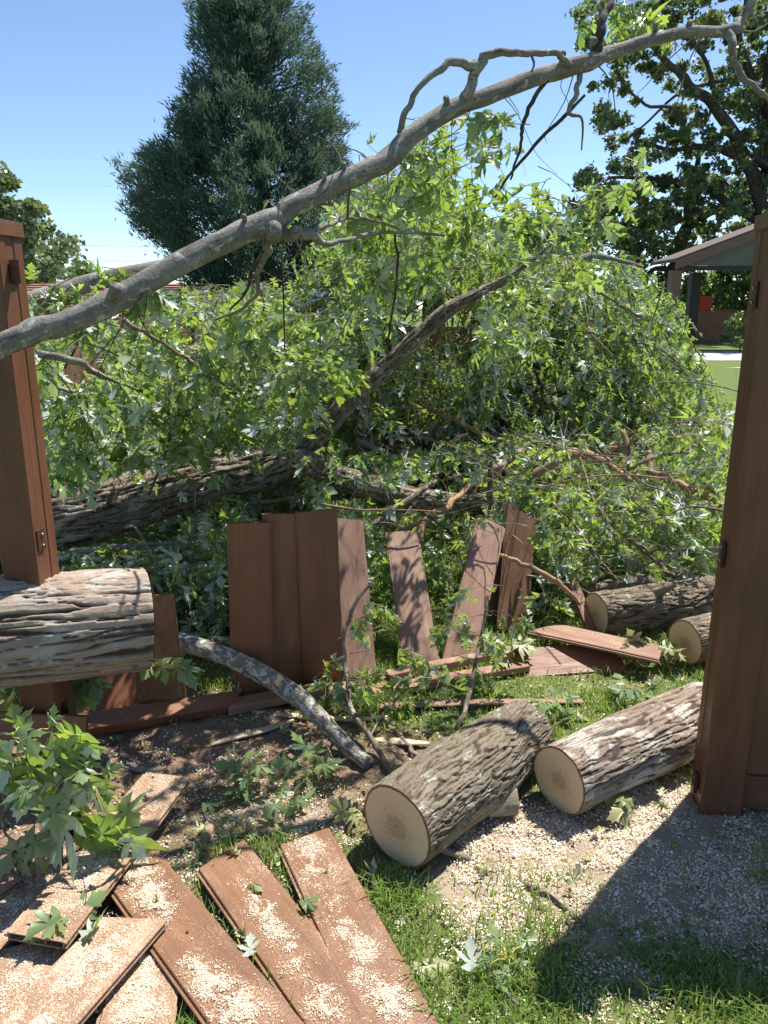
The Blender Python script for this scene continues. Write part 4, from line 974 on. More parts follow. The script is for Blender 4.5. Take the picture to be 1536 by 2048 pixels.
pxtube('limb', [(a, b, c, d * .62) for a, b, c, d in [(560, 918, 5.2, 92), (610, 888, 5.27, 76), (655, 850, 5.3, 66), (700, 800, 5.34, 62), (760, 745, 5.38, 56), (830, 680, 5.42, 52), (890, 625, 5.46, 46), (950, 590, 5.5, 33), (1010, 560, 5.55, 22), (1060, 522, 5.6, 15), (1104, 491, 5.62, 9)]], BARK_TRUNK, tree_t, nu=70, ns=200, bark=(16, .16, .009), lump=.12, seed=33, jag=.03)
pxtube('limb', [(a, b, c, d * .85) for a, b, c, d in [(560, 915, 5.2, 76), (650, 945, 5.1, 64), (720, 968, 5.0, 57), (800, 990, 4.95, 50), (880, 1003, 4.95, 46), (960, 1003, 5.0, 38), (1020, 990, 5.05, 26)]], BARK_TRUNK, tree_t, nu=60, ns=140, bark=(14, .14, .008), lump=.1, seed=35)
pxtube('limb', [(580, 830, 6.1, 42), (605, 770, 6.2, 40), (630, 715, 6.3, 36), (665, 680, 6.4, 30), (700, 665, 6.5, 22)], BARK_PALE, tree_t, nu=24, lump=.1, seed=36)
pxtube('limb', [(40, 612, 3.3, 42), (95, 595, 3.35, 40), (150, 575, 3.4, 37), (210, 558, 3.45, 34), (270, 545, 3.5, 30), (330, 528, 3.6, 20)], BARK_LIMB, tree_t, nu=24, lump=.08, seed=37)
pxtube('limb', [(1000, 590, 6.6, 30), (1070, 530, 6.8, 22), (1110, 518, 6.9, 17), (1150, 515, 7, 14), (1215, 515, 7.2, 10), (1285, 535, 7.3, 6)], BARK_LIMB, tree_t, nu=12, seed=38)
pxtube('limb', [(1090, 610, 7.0, 26), (1115, 660, 7.2, 26), (1125, 700, 7.3, 24), (1140, 800, 7.6, 22)], BARK_DARK, tree_t, nu=12, seed=39)
for q, (pts, m) in enumerate([
    ([(248, 640, 2.75, 10), (330, 690, 3.0, 8), (420, 748, 3.3, 7), (490, 800, 3.5, 6), (560, 862, 3.8, 4)], BARK_TWIG),
    ([(78, 708, 3.4, 16), (150, 722, 3.4, 15), (190, 745, 3.5, 13), (225, 760, 3.6, 8), (300, 790, 3.8, 5)], BARK_LIMB),
    ([(90, 765, 3.5, 9), (160, 790, 3.6, 9), (230, 840, 3.8, 8), (290, 892, 4.0, 6), (345, 927, 4.2, 4)], BARK_LIMB),
    ([(140, 1105, 4.2, 14), (220, 1095, 4.2, 13), (300, 1090, 4.2, 10), (400, 1085, 4.2, 8)], BARK_LIMB),
    ([(390, 1050, 4.3, 12), (410, 1100, 4.2, 12), (450, 1120, 4.2, 9)], BARK_LIMB),
    ([(480, 1010, 5.0, 8), (570, 1000, 5.0, 9), (650, 985, 5.0, 8)], BARK_TWIG),
    ([(690, 660, 6.2, 12), (720, 620, 6.2, 9), (770, 600, 6.2, 6), (830, 580, 6.2, 5)], BARK_TWIG),
    ([(712, 880, 5.6, 14), (760, 905, 5.6, 17), (800, 925, 5.6, 16), (830, 935, 5.6, 10)], BARK_LIMB),
    ([(725, 830, 5.2, 4), (745, 880, 5.2, 5), (748, 960, 5.1, 5)], BARK_TWIG),
    ([(1015, 690, 6.5, 5), (1080, 760, 6.3, 6), (1120, 830, 6.1, 7), (1165, 900, 5.9, 8)], BARK_DARK),
    ([(1180, 640, 6.6, 8), (1260, 675, 6.6, 7), (1320, 705, 6.6, 5), (1360, 735, 6.6, 4)], BARK_TWIG),
    ([(1150, 560, 6.5, 7), (1210, 590, 6.5, 6), (1290, 640, 6.5, 5)], BARK_TWIG),
    ([(740, 720, 5.0, 3), (735, 810, 5.0, 4), (728, 870, 5.0, 4)], BARK_TWIG),
    ([(880, 700, 6.0, 3), (878, 760, 6.0, 4), (885, 840, 5.9, 4)], BARK_DARK)]):
    pxtube('branch', pts, m, tree_t, nu=8, lump=.12, seed=50 + q)
g = np.random.default_rng(404)
def bare(n, poly, Y0, Y1, mats, Lr=(.35, 1.0), tilt=.5):
    P = np.asarray(poly); lo, hi = P.min(0), P.max(0); c = 0
    while c < n:
        x, y = g.uniform(lo[0], hi[0]), g.uniform(lo[1], hi[1])
        if not in_poly(x, y, poly): continue
        p = PY(x, y, g.uniform(Y0, Y1)); c += 1
        if p[2] < .08: continue
        a = g.uniform(0, 6.28); d = np.array([math.cos(a), .5 * math.sin(a), g.normal(0, tilt)]); d /= np.linalg.norm(d); L = g.uniform(*Lr); r = g.uniform(.0025, .0075)
        q = [p - d * L / 2, p - d * L * .15 + g.normal(0, .04, 3), p + d * L * .2 + g.normal(0, .05, 3), p + d * L / 2 + [0, 0, -.06]]
        q = [np.maximum(v, [-9, -9, .02]) for v in q]
        tube('branch', q, [r, r * .8, r * .6, r * .35], mats[int(g.integers(len(mats)))], tree_t, nu=6, ns=12, lump=.12, seed=int(g.integers(999)))
bare(60, [(740, 900), (1440, 840), (1440, 1150), (1080, 1230), (760, 1060)], 3.7, 4.9, [BARK_TWIG, BARK_TWIG, BARK_PEEL, BARK_LIMB], (.3, .9), .35)
bare(26, [(90, 640), (640, 600), (620, 900), (120, 950)], 3.4, 4.6, [BARK_LIMB, BARK_DARK, BARK_TWIG], (.4, 1.0), .8)
bare(30, [(680, 400), (1080, 400), (1380, 620), (1380, 860), (760, 860)], 5.2, 6.6, [BARK_TWIG, BARK_DARK], (.5, 1.2), .7)
bare(14, [(140, 1100), (460, 1040), (460, 1330), (330, 1330)], 3.3, 4.2, [BARK_LIMB, BARK_DARK, BARK_TWIG], (.3, .7), .4)
fol = Fol()
# crown: leaves on twigs through the volume where the tree lies
fill(fol, [(80, 640), (330, 570), (420, 560), (560, 545), (640, 600), (690, 700), (640, 800), (590, 880), (480, 900), (390, 930), (120, 940)], 3.5, 5.0, 300, (.3, .55), (8, 14), .088,
     skip=((60, 420, 560, 700, .75), (130, 200, 680, 760, .8), (60, 130, 700, 960, .4)))
fill(fol, [(75, 640), (250, 600), (360, 560), (560, 545), (720, 480), (800, 640), (780, 800), (700, 820), (640, 840), (600, 880), (430, 925), (100, 985)], 5.2, 7.4, 1000, (.3, .6), (8, 14), .084,
     skip=((120, 205, 690, 760, .92), (355, 405, 640, 700, .9), (60, 360, 560, 625, .85)))
fill(fol, [(640, 440), (760, 330), (900, 340), (1000, 440), (1060, 560), (1060, 900), (700, 880), (720, 800), (660, 640)], 5.7, 8.2, 1100, (.3, .6), (8, 14), .082,
     skip=((795, 945, 585, 695, .93), (1000, 1130, 380, 480, .6)))
fill(fol, [(660, 890), (1060, 860), (1300, 850), (1460, 800), (1445, 1140), (1400, 1185), (1180, 1195), (1060, 1245), (960, 1290), (780, 1250), (740, 1060), (680, 1010)], 4.0, 6.3, 760, (.2, .45), (6, 11), .082, zmin=.06, up=.1, hang=.5)
fill(fol, [(690, 1020), (1440, 960), (1430, 1160), (1060, 1240), (960, 1290), (780, 1260)], 3.6, 4.6, 190, (.2, .4), (6, 10), .082, zmin=.05, up=.1, hang=.5, skip=((770, 1000, 1040, 1300, .45), (1150, 1420, 1150, 1300, .6)))
fill(fol, [(100, 1110), (330, 1070), (470, 1030), (700, 1030), (700, 1200), (480, 1360), (330, 1360), (340, 1180), (120, 1140)], 3.3, 5.0, 330, (.2, .42), (6, 11), .084, zmin=.04)
fill(fol, [(330, 960), (700, 930), (700, 1080), (480, 1080), (330, 1060)], 5.2, 6.6, 170, (.2, .45), (7, 11), .084, zmin=.05)
fill(fol, [(370, 890), (530, 860), (500, 1000), (470, 1060), (380, 1050)], 4.05, 4.4, 24, (.2, .4), (6, 10), .088)
fill(fol, [(545, 880), (640, 850), (650, 930), (570, 960)], 4.5, 4.9, 14, (.2, .35), (6, 10), .088)
fill(fol, [(690, 800), (1460, 780), (1460, 1000), (690, 1000)], 6.3, 8.5, 560, (.3, .6), (8, 13), .082, zmin=.05)
# weeping dome at the right rear: arching boughs with hanging shoots
g = np.random.default_rng(77)
for k in range(390):
    base = np.array([g.uniform(.6, 2.0), g.uniform(7.0, 8.6), g.uniform(.9, 1.75)]); az = g.uniform(-2.9, .9)
    reach = g.uniform(.5, 1.35); d = np.array([math.cos(az), math.sin(az), 0]); rise = g.uniform(.15, .55); drop = g.uniform(.5, 1.7)
    pts = [base, base + d * reach * .4 + [0, 0, rise * .8], base + d * reach * .75 + [0, 0, rise * .7 - drop * .25], base + d * reach * .95 + [0, 0, rise * .4 - drop * .7], base + d * reach + [0, 0, -drop]]
    C = catmull(pts, 14); C = C[C[:, 2] > .08]
    if len(C) < 6: continue
    if k % 3 == 0: tube('branch', C, [.008, .003], BARK_TWIG, tree_t, nu=5, ns=len(C), caps=False)
    for q in C[3:]:
        dd = d * g.uniform(.1, .7) + g.normal(0, .45, 3); dd[2] -= .15
        fol.twig(q, dd, g.uniform(.16, .34), int(g.integers(5, 9)), .083, .9, hang=.85, line=bool(g.random() < .3), spread=.05)
foliage = build_fol(fol, tree_t, MAPLE, 260, 4.9, True, BARK_TWIG)

# ================================================================== the overhead limb
limb_t = thing('overhanging_limb', 'long grey limb slanting up across the sky from the left post', 'limb')
LP = [(-170, 770, 2.13, 74), (0, 692, 2.2, 70), (70, 668, 2.23, 76), (130, 650, 2.26, 72), (220, 605, 2.31, 76), (300, 560, 2.36, 70), (420, 497, 2.45, 70), (490, 462, 2.5, 72), (540, 442, 2.54, 74), (570, 420, 2.57, 64), (650, 383, 2.64, 62), (740, 335, 2.72, 62), (780, 312, 2.75, 66), (830, 270, 2.8, 56), (900, 225, 2.86, 54), (960, 198, 2.9, 50), (1070, 156, 3.0, 50), (1130, 140, 3.03, 50), (1180, 122, 3.06, 52), (1215, 105, 3.1, 42), (1290, 82, 3.15, 38), (1380, 64, 3.2, 32), (1450, 62, 3.24, 32), (1480, 55, 3.26, 28)]
LP = [(a, b, c, d * .66) for a, b, c, d in LP]
pxtube('limb', LP, BARK_LIMB, limb_t, nu=48, ns=320, lump=.07, seed=61)
for q, (pts, m) in enumerate([
    ([(1472, 58, 3.25, 20), (1492, 30, 3.3, 18), (1508, -10, 3.3, 16), (1530, -90, 3.35, 12)], BARK_LIMB),
    ([(1455, 62, 3.24, 18), (1466, 90, 3.2, 16), (1470, 125, 3.2, 14), (1490, 155, 3.2, 12), (1525, 185, 3.2, 10), (1560, 230, 3.2, 6)], BARK_LIMB),
    ([(1186, 118, 3.06, 26), (1196, 85, 3.08, 22), (1205, 45, 3.1, 17), (1225, 5, 3.15, 14), (1250, -70, 3.2, 10)], BARK_DARK),
    ([(925, 208, 2.87, 26), (943, 165, 2.86, 22), (962, 125, 2.85, 20), (985, 106, 2.85, 17), (1020, 102, 2.87, 15), (1065, 108, 2.9, 13), (1110, 107, 2.95, 12), (1138, 128, 3.0, 12)], BARK_LIMB),
    ([(960, 128, 2.85, 20), (938, 131, 2.83, 19), (912, 124, 2.82, 17), (880, 140, 2.8, 14), (850, 168, 2.78, 12), (825, 195, 2.77, 12), (806, 235, 2.78, 13), (803, 265, 2.79, 13)], BARK_LIMB),
    ([(1062, 108, 2.9, 6), (1068, 128, 2.9, 5), (1062, 145, 2.9, 4)], BARK_LIMB),
    ([(1160, 148, 3.05, 12), (1155, 180, 3.05, 11), (1138, 218, 3.05, 9), (1142, 230, 3.05, 8), (1165, 240, 3.05, 5), (1164, 300, 3.05, 3)], BARK_LIMB),
    ([(1170, 190, 3.05, 5), (1130, 230, 3.1, 8), (1080, 280, 3.15, 7), (1030, 335, 3.2, 6), (985, 400, 3.25, 4), (950, 440, 3.25, 3)], BARK_DARK),
    ([(1095, 158, 3.0, 9), (1062, 205, 3.05, 9), (1045, 255, 3.1, 8), (1042, 290, 3.15, 6), (1020, 360, 3.2, 4)], BARK_DARK),
    ([(535, 470, 2.54, 26), (570, 468, 2.55, 24), (595, 464, 2.56, 22), (620, 470, 2.6, 20), (640, 485, 2.65, 12), (690, 482, 2.75, 9), (760, 466, 2.9, 8), (890, 470, 3.0, 5)], BARK_LIMB),
    ([(615, 470, 2.6, 9), (660, 448, 2.7, 8), (695, 438, 2.8, 7), (740, 440, 2.85, 6), (800, 458, 2.9, 5)], BARK_TWIG),
    ([(695, 438, 2.8, 6), (700, 380, 2.8, 5), (705, 365, 2.8, 4)], BARK_TWIG),
    ([(540, 478, 2.55, 18), (532, 505, 2.58, 14), (516, 545, 2.65, 10), (512, 590, 2.75, 8), (480, 620, 2.85, 6), (430, 640, 2.95, 4)], BARK_LIMB),
    ([(530, 500, 2.6, 9), (505, 540, 2.65, 8), (490, 590, 2.7, 5), (460, 620, 2.8, 4)], BARK_DARK),
    ([(560, 490, 2.6, 4), (565, 560, 2.65, 4), (570, 700, 2.8, 3)], BARK_DARK),
    ([(790, 470, 2.95, 6), (796, 530, 3.0, 6), (785, 620, 3.1, 6), (775, 690, 3.2, 4)], BARK_DARK),
    ([(590, 480, 2.6, 5), (610, 520, 2.7, 4), (600, 540, 2.7, 3)], BARK_TWIG)]):
    pxtube('branch', pts, m, limb_t, nu=10 if pts[0][3] > 8 else 6, lump=.14, seed=80 + q)
for q, (x, y, Y, dx, dy, w) in enumerate([(228, 582, 2.27, 6, -8, 24), (545, 452, 2.49, 4, 4, 30), (490, 440, 2.48, -2, -9, 10), (895, 205, 2.83, -3, -10, 12), (650, 355, 2.62, -2, -8, 8), (690, 335, 2.66, -2, -8, 8), (1125, 112, 3.02, 2, -8, 10), (1310, 55, 3.15, 1, -8, 9), (1378, 52, 3.2, 2, -9, 12), (1190, 86, 3.07, -4, -6, 16)]):
    a = PY(x, y + 14, Y + .03); b = PY(x + dx, y + dy, Y - .02); r = w * .5 * zc(b) / FPX
    tube('branch_stub', [a, b], [r * 1.25, r], BARK_LIMB, limb_t, nu=12, ns=6, lump=.2, seed=q)
_g = np.random.default_rng(515)
for k in range(34):
    i_ = int(_g.integers(3, len(LP) - 1)); f_ = _g.random(); q0 = np.array(LP[i_]) * (1 - f_) + np.array(LP[min(i_ + 1, len(LP) - 1)]) * f_
    p_ = PY(q0[0], q0[1], q0[2]); d_ = np.array([_g.normal(.2, .6), _g.normal(.4, .5), -_g.uniform(.3, 1.0) if _g.random() < .75 else _g.uniform(.2, .7)]); d_ /= np.linalg.norm(d_); L_ = _g.uniform(.08, .42); r_ = _g.uniform(.0016, .0038)
    tube('twig', [p_, p_ + d_ * L_ * .4 + _g.normal(0, .02, 3), p_ + d_ * L_ * .75 + _g.normal(0, .03, 3), p_ + d_ * L_ + [0, 0, -.03]], [r_, r_ * .8, r_ * .6, r_ * .3], BARK_TWIG if k % 2 else BARK_DARK, limb_t, nu=5, ns=10, lump=.1, seed=k)
lf = Fol()
fill(lf, [(830, 230), (900, 200), (1000, 190), (1000, 300), (900, 330), (800, 330)], 2.95, 3.5, 24, (.2, .4), (6, 11), .070)
fill(lf, [(1000, 300), (1060, 220), (1170, 250), (1290, 270), (1280, 360), (1220, 470), (1120, 500), (1010, 500), (940, 440), (960, 380)], 3.1, 4.0, 40, (.2, .4), (7, 12), .070)
fill(lf, [(760, 350), (900, 300), (960, 380), (930, 480), (1000, 560), (760, 600), (700, 470), (690, 390)], 3.2, 5.2, 95, (.25, .5), (8, 13), .074)
fill(lf, [(930, 470), (1150, 480), (1060, 600), (1000, 700), (940, 560)], 3.8, 5.0, 50, (.2, .45), (7, 12), .074, skip=((940, 1110, 480, 610, .55),))
fill(lf, [(1220, -40), (1330, -40), (1320, 55), (1240, 60), (1225, 20)], 3.35, 3.6, 9, (.12, .25), (5, 9), .062)
fill(lf, [(60, 560), (160, 540), (150, 580), (80, 590)], 3.1, 3.3, 5, (.12, .2), (5, 8), .070)
fill(lf, [(240, 530), (310, 500), (330, 560), (250, 570)], 2.9, 3.2, 5, (.12, .2), (5, 8), .09)
fill(lf, [(520, 380), (560, 370), (560, 410), (520, 420)], 2.6, 2.75, 2, (.08, .14), (4, 6), .06)
fill(lf, [(300, 620), (560, 560), (640, 640), (600, 830), (520, 860), (400, 760)], 2.95, 3.6, 46, (.2, .4), (6, 10), .074)
build_fol(lf, limb_t, MAPLE, 200, 5.2, True, BARK_TWIG)

# ================================================================== loose branches
def loose(label, pts, mat, nu=12, jag=.0, seed=0, subs=(), name='broken_branch', group='broken branches in the tangle'):
    t = thing(name, label, 'branch', group); pxtube('stem', pts, mat, t, nu=nu, lump=.14, seed=seed, jag=jag)
    for q, s in enumerate(subs): pxtube('side_twig', s, mat, t, nu=6, lump=.14, seed=seed + q)
    return t
def gp(px, py, z=.02): return (px, py, PZ(px, py, z)[1])
e_ = gp(738, 1530, .03)
loose('lichen-crusted branch slanting from the standing boards to bare soil', [(360, 1282, 2.98, 38), (440, 1308, 2.9, 37), (520, 1345, 2.8, 38), (590, 1390, 2.68, 38), (640, 1436, 2.58, 35), (690, 1490, 2.5, 31), e_ + (28,)], BARK_LICH, 28, 0, 91,
      subs=[[(395, 1290, 2.98, 14), (430, 1280, 3.1, 14), (466, 1287, 3.25, 13)]], name='lichen_branch', group=None)
loose('peeled reddish branch lying high in the leaves at centre', [(785, 817, 5.9, 6), (855, 814, 5.9, 11), (890, 832, 5.85, 13), (940, 856, 5.8, 11), (996, 882, 5.7, 11)], BARK_PEEL, 12, .02, 92)
loose('thin grey branch just below the peeled reddish one', [(830, 868, 5.6, 5), (900, 894, 5.5, 6), (950, 908, 5.5, 7), (1000, 916, 5.5, 6)], BARK_TWIG, 8, 0, 93)
loose('straight grey stick crossing over the lower limb', [(722, 1066, 4.2, 13), (780, 1022, 4.3, 13), (830, 990, 4.4, 13), (872, 964, 4.5, 9)], BARK_TWIG, 12, .01, 94)
loose('orange peeled forked stick above the left arm of the V', [(838, 1085, 4.0, 14), (855, 1045, 4.1, 16), (905, 1003, 4.25, 13), (945, 972, 4.4, 10), (975, 945, 4.5, 6)], BARK_PEEL, 14, .01, 95, subs=[[(852, 1046, 4.1, 12), (820, 1052, 4.1, 10), (792, 1064, 4.1, 8)]])
loose('dark thin stick crossing the orange forked stick', [(820, 1007, 4.15, 5), (860, 1034, 4.1, 7), (905, 1068, 4.05, 7)], BARK_DARK, 8, 0, 96)
loose('grey thick stick pointing up right from the tangle centre', [(930, 975, 4.7, 7), (985, 942, 4.8, 15), (1030, 912, 4.9, 16), (1080, 876, 5.0, 12)], BARK_TWIG, 14, .03, 97)
loose('pale upright broken stub at the tangle centre', [(980, 1018, 4.5, 14), (980, 960, 4.5, 13), (984, 924, 4.5, 7)], BARK_TWIG, 12, .02, 98)
loose('gnarled reddish-barked branch curving through the middle right tangle', [(1035, 965, 5.0, 10), (1085, 940, 5.0, 20), (1125, 912, 5.05, 26), (1165, 908, 5.1, 23), (1205, 924, 5.1, 24), (1235, 915, 5.1, 20), (1252, 892, 5.1, 16), (1246, 862, 5.15, 8)], BARK_PEEL, 20, .02, 99,
      subs=[[(1215, 925, 5.1, 18), (1238, 945, 5.0, 14), (1262, 962, 4.95, 9)], [(1228, 915, 5.1, 14), (1210, 900, 5.15, 11), (1235, 895, 5.1, 9)]])
loose('pale forked twig rising beside the gnarled reddish branch', [(1245, 950, 4.9, 8), (1275, 928, 4.9, 9), (1320, 912, 4.95, 9), (1345, 905, 4.95, 7), (1375, 904, 5.0, 4)], BARK_TWIG, 10, 0, 100, subs=[[(1256, 940, 4.9, 8), (1257, 900, 4.9, 7), (1262, 876, 4.9, 5)]])
loose('thick reddish branch reaching to the right post', [(1297, 902, 5.1, 10), (1303, 942, 5.0, 15), (1340, 958, 4.9, 13), (1390, 982, 4.8, 15), (1450, 1012, 4.7, 16)], BARK_PEEL, 14, .02, 101)
loose('long pale thin branch slanting down toward the stubbed log', [(1160, 915, 4.8, 4), (1180, 980, 4.6, 6), (1205, 1030, 4.4, 7), (1260, 1080, 4.2, 8), (1310, 1122, 4.05, 8), (1346, 1152, 3.98, 10)], BARK_TWIG, 10, .01, 102, subs=[[(1225, 1070, 4.3, 7), (1280, 1090, 4.2, 6), (1300, 1110, 4.1, 5)]])
loose('thin straight pale stick lying level over the leaves at right', [(1192, 1000, 4.5, 4), (1250, 996, 4.5, 4), (1312, 993, 4.5, 3)], BARK_TWIG, 6, 0, 103)
loose('reddish stick leaning from the V boards to the stubbed log', [(1000, 1110, 3.55, 8), (1055, 1132, 3.55, 11), (1110, 1162, 3.5, 11), (1162, 1208, 3.48, 7)], BARK_PEEL, 12, .01, 104)
loose('slim grey branch slanting under the right tangle leaves', [(1105, 1005, 4.3, 7), (1150, 1050, 4.15, 6), (1190, 1110, 4.0, 6), (1235, 1160, 3.9, 5)], BARK_TWIG, 8, 0, 105)
loose('mossy round branch half hidden behind the stubbed log', [(1170, 1185, 3.9, 20), (1250, 1165, 3.95, 32), (1320, 1168, 4.0, 28), (1420, 1160, 4.1, 20)], BARK_LOG, 16, 0, 106)
# saplings and sticks in front
fr = thing('maple_sprig', 'curved bare-stemmed leafy shoot in front of the standing boards', 'sprig', 'leafy shoots at the fence line')
pxtube('stem', [(742, 1168, 3.0, 4), (712, 1205, 2.95, 8), (690, 1265, 2.9, 9), (691, 1345, 2.82, 10), (702, 1412, 2.7, 11), (745, 1480, 2.52, 11), (790, 1552) + (PZ(790, 1552, .01)[1], 11)], BARK_TWIG, fr, nu=10, seed=110)
sf = Fol(); fill(sf, [(690, 1200), (760, 1180), (770, 1330), (740, 1440), (660, 1440)], 2.72, 2.95, 6, (.12, .22), (4, 7), .068); fill(sf, [(630, 1330), (690, 1330), (700, 1380), (650, 1390)], 2.7, 2.8, 3, (.1, .15), (5, 8), .07)
build_fol(sf, fr, MAPLE, 0, 9, True, BARK_TWIG, False)
fr = thing('maple_sprig', 'thin pale shoot with leaves before the V boards', 'sprig', 'leafy shoots at the fence line')
pxtube('stem', [(842, 1244, 2.95, 3), (825, 1290, 2.92, 5), (822, 1340, 2.86, 5), (800, 1385, 2.78, 5), (765, 1430, 2.66, 5), (742, 1470, 2.55, 4)], BARK_TWIG, fr, nu=8, seed=111)
sf = Fol(); fill(sf, [(800, 1230), (900, 1240), (940, 1330), (900, 1400), (780, 1420)], 2.72, 2.98, 7, (.12, .22), (4, 7), .066); build_fol(sf, fr, MAPLE, 0, 9, True, BARK_TWIG, False)
fr = thing('maple_sprig', 'leafy shoot with grey stem standing behind the grey log', 'sprig', 'leafy shoots at the fence line')
pxtube('stem', [(975, 1190, 3.1, 5), (965, 1260, 3.02, 6), (952, 1320, 2.92, 8), (938, 1390, 2.78, 10), (912, 1462) + (PZ(912, 1462, .0)[1], 10)], BARK_TWIG, fr, nu=10, seed=112)
sf = Fol(); fill(sf, [(950, 1150), (1010, 1150), (1020, 1290), (990, 1340), (920, 1350)], 2.86, 3.1, 7, (.12, .22), (4, 7), .066); build_fol(sf, fr, MAPLE, 0, 9, True, BARK_TWIG, False)
def stick(label, pts, w, mat=BARK_TWIG, seed=0, z=.012):
    t = thing('stick', label, 'stick', 'small sticks on the ground'); pxtube('stem', [gp(x, y, z) + (w,) for x, y in pts], mat, t, nu=8, lump=.15, seed=seed)
    a, b = pts[len(pts) // 2 - 1], pts[-1]; pxtube('side_knot', [gp(*a, z) + (w * .7,), gp(a[0] + 14, a[1] + 9, z + .012) + (w * .5,)], mat, t, nu=6)
stick('grey stick on sawdust pointing at the shadow edge', [(1033, 1758), (1070, 1775), (1110, 1795), (1140, 1822), (1168, 1850)], 9, BARK_TWIG, 1)
stick('short pale stick at the shadow edge in the lawn', [(1095, 1890), (1120, 1882), (1160, 1870)], 10, BARK_PEEL, 2)
stick('thin grey stick in the lawn at the bottom centre', [(978, 1948), (1000, 1975), (1040, 2012)], 8, BARK_TWIG, 3)
stick('long straight thin stick on bare soil behind the slanting plank', [(655, 1440), (600, 1480), (530, 1530), (452, 1588)], 6, BARK_TWIG, 4)
stick('short grey stick by the pale splinter left of the grey log', [(762, 1436), (790, 1462), (815, 1490), (838, 1518)], 9, BARK_TWIG, 5)
stick('broken brown stake end standing in grass above the planks', [(405, 1690), (412, 1672), (420, 1655)], 20, BARK_PEEL, 6, .02)

# ================================================================== maple sprig hanging in at the left
sp = thing('maple_sprig', 'large-leaved maple sprig hanging in at the left over the planks', 'sprig')
Yb = 1.86
pxtube('stem', [(-120, 1420, 1.95, 12), (0, 1465, 1.9, 9), (70, 1490, Yb, 7), (115, 1505, Yb, 6), (140, 1530, Yb - .01, 6), (160, 1560, Yb - .02, 5)], BARK_TWIG, sp, nu=8, seed=120)
pxtube('stem', [(5, 1590, 1.9, 5), (3, 1640, 1.88, 5), (12, 1668, 1.86, 5), (28, 1682, 1.84, 4)], BARK_TWIG, sp, nu=6, seed=121)
PET = m_plain('leaf_stalk', (.50, .44, .12), .5, .15, 40)
LEAVES = [(18, 1483, 20, 1566, 40, 1488), (112, 1503, 80, 1580, 112, 1504), (128, 1477, 137, 1436, 113, 1504), (62, 1470, 36, 1436, 98, 1458), (150, 1528, 166, 1484, 140, 1530), (172, 1532, 203, 1500, 142, 1532),
          (95, 1577, 103, 1622, 90, 1548), (22, 1572, 42, 1616, 20, 1510), (140, 1632, 108, 1706, 161, 1562), (168, 1632, 158, 1700, 161, 1562), (210, 1634, 192, 1724, 185, 1572), (217, 1636, 247, 1756, 187, 1572),
          (246, 1672, 290, 1700, 218, 1640), (240, 1606, 278, 1655, 222, 1595), (205, 1548, 236, 1532, 163, 1562), (206, 1560, 218, 1600, 163, 1562), (190, 1565, 202, 1630, 163, 1562), (65, 1510, 60, 1580, 40, 1490),
          (130, 1540, 150, 1610, 140, 1528), (10, 1540, -10, 1600, 0, 1500), (60, 1560, 40, 1625, 50, 1520), (100, 1450, 108, 1412, 98, 1458), (40, 1455, 22, 1415, 30, 1470), (-10, 1480, -30, 1550, -5, 1470), (180, 1560, 160, 1600, 163, 1562),
          (165, 1650, 180, 1700, 161, 1562), (225, 1650, 268, 1735, 190, 1575)]
_g = random.Random(3)
for _ in range(16):
    x_, y_ = _g.uniform(-20, 190), _g.uniform(1450, 1610); LEAVES.append((x_, y_, x_ + _g.uniform(-45, 40), y_ + _g.uniform(35, 75), min(160, x_ + _g.uniform(5, 40)), max(1480, y_ - _g.uniform(20, 45))))
for q, (x0, y0, x1, y1, sx_, sy_) in enumerate(LEAVES):
    Yl = Yb + random.uniform(-.07, .05); o_ = PY(x0, y0, Yl); tp = PY(x1, y1, Yl + random.uniform(-.06, .06)); d_ = tp - o_
    n_ = np.array([random.uniform(-.5, .5), -1, random.uniform(.1, .9)]) * (1 if q % 4 else -1)
    leaf_inst(sp, o_, d_, n_, np.linalg.norm(d_) * 1.2, q)
    s_ = PY(sx_, sy_, Yb - .01); tube('petiole', [s_, (s_ + o_) / 2 + [0, 0, .008], o_], [.0016, .0014, .0012], PET, sp, nu=5, ns=6, lump=0)
for q, (x0, y0, x1, y1) in enumerate([(35, 1680, 62, 1765), (30, 1682, 5, 1750), (48, 1672, 112, 1712), (28, 1690, 20, 1790), (60, 1690, 85, 1745)]):
    o_ = PY(x0, y0, 1.84); tp = PY(x1, y1, 1.80); leaf_inst(sp, o_, tp - o_, np.array([random.uniform(-.6, .6), -.6, .9]), np.linalg.norm(tp - o_) * 1.1, q, WILT)
# leaves under the trunk section
us = thing('maple_sprig', 'drooping leaves hanging under the trunk section', 'sprig')
pxtube('stem', [(-40, 1352, 2.5, 6), (60, 1340, 2.52, 6), (160, 1330, 2.55, 5), (260, 1322, 2.6, 4), (360, 1318, 2.66, 4)], BARK_TWIG, us, nu=6, seed=125)
for q, (x0, y0, x1, y1) in enumerate([(20, 1350, 8, 1400), (45, 1348, 60, 1405), (80, 1345, 70, 1390), (112, 1345, 110, 1388), (135, 1340, 125, 1385), (165, 1345, 172, 1415), (178, 1345, 195, 1400), (300, 1322, 285, 1358), (325, 1318, 330, 1365), (350, 1320, 362, 1362), (365, 1322, 385, 1372), (0, 1350, -20, 1410), (90, 1350, 100, 1425), (60, 1352, 40, 1430), (120, 1350, 140, 1420), (150, 1352, 150, 1430), (30, 1352, 25, 1440), (100, 1360, 75, 1440)]):
    o_ = PY(x0, y0, 2.56); tp = PY(x1, y1, 2.5); leaf_inst(us, o_, tp - o_, np.array([random.uniform(-.6, .6), -1, .5]), np.linalg.norm(tp - o_) * 1.15, q)

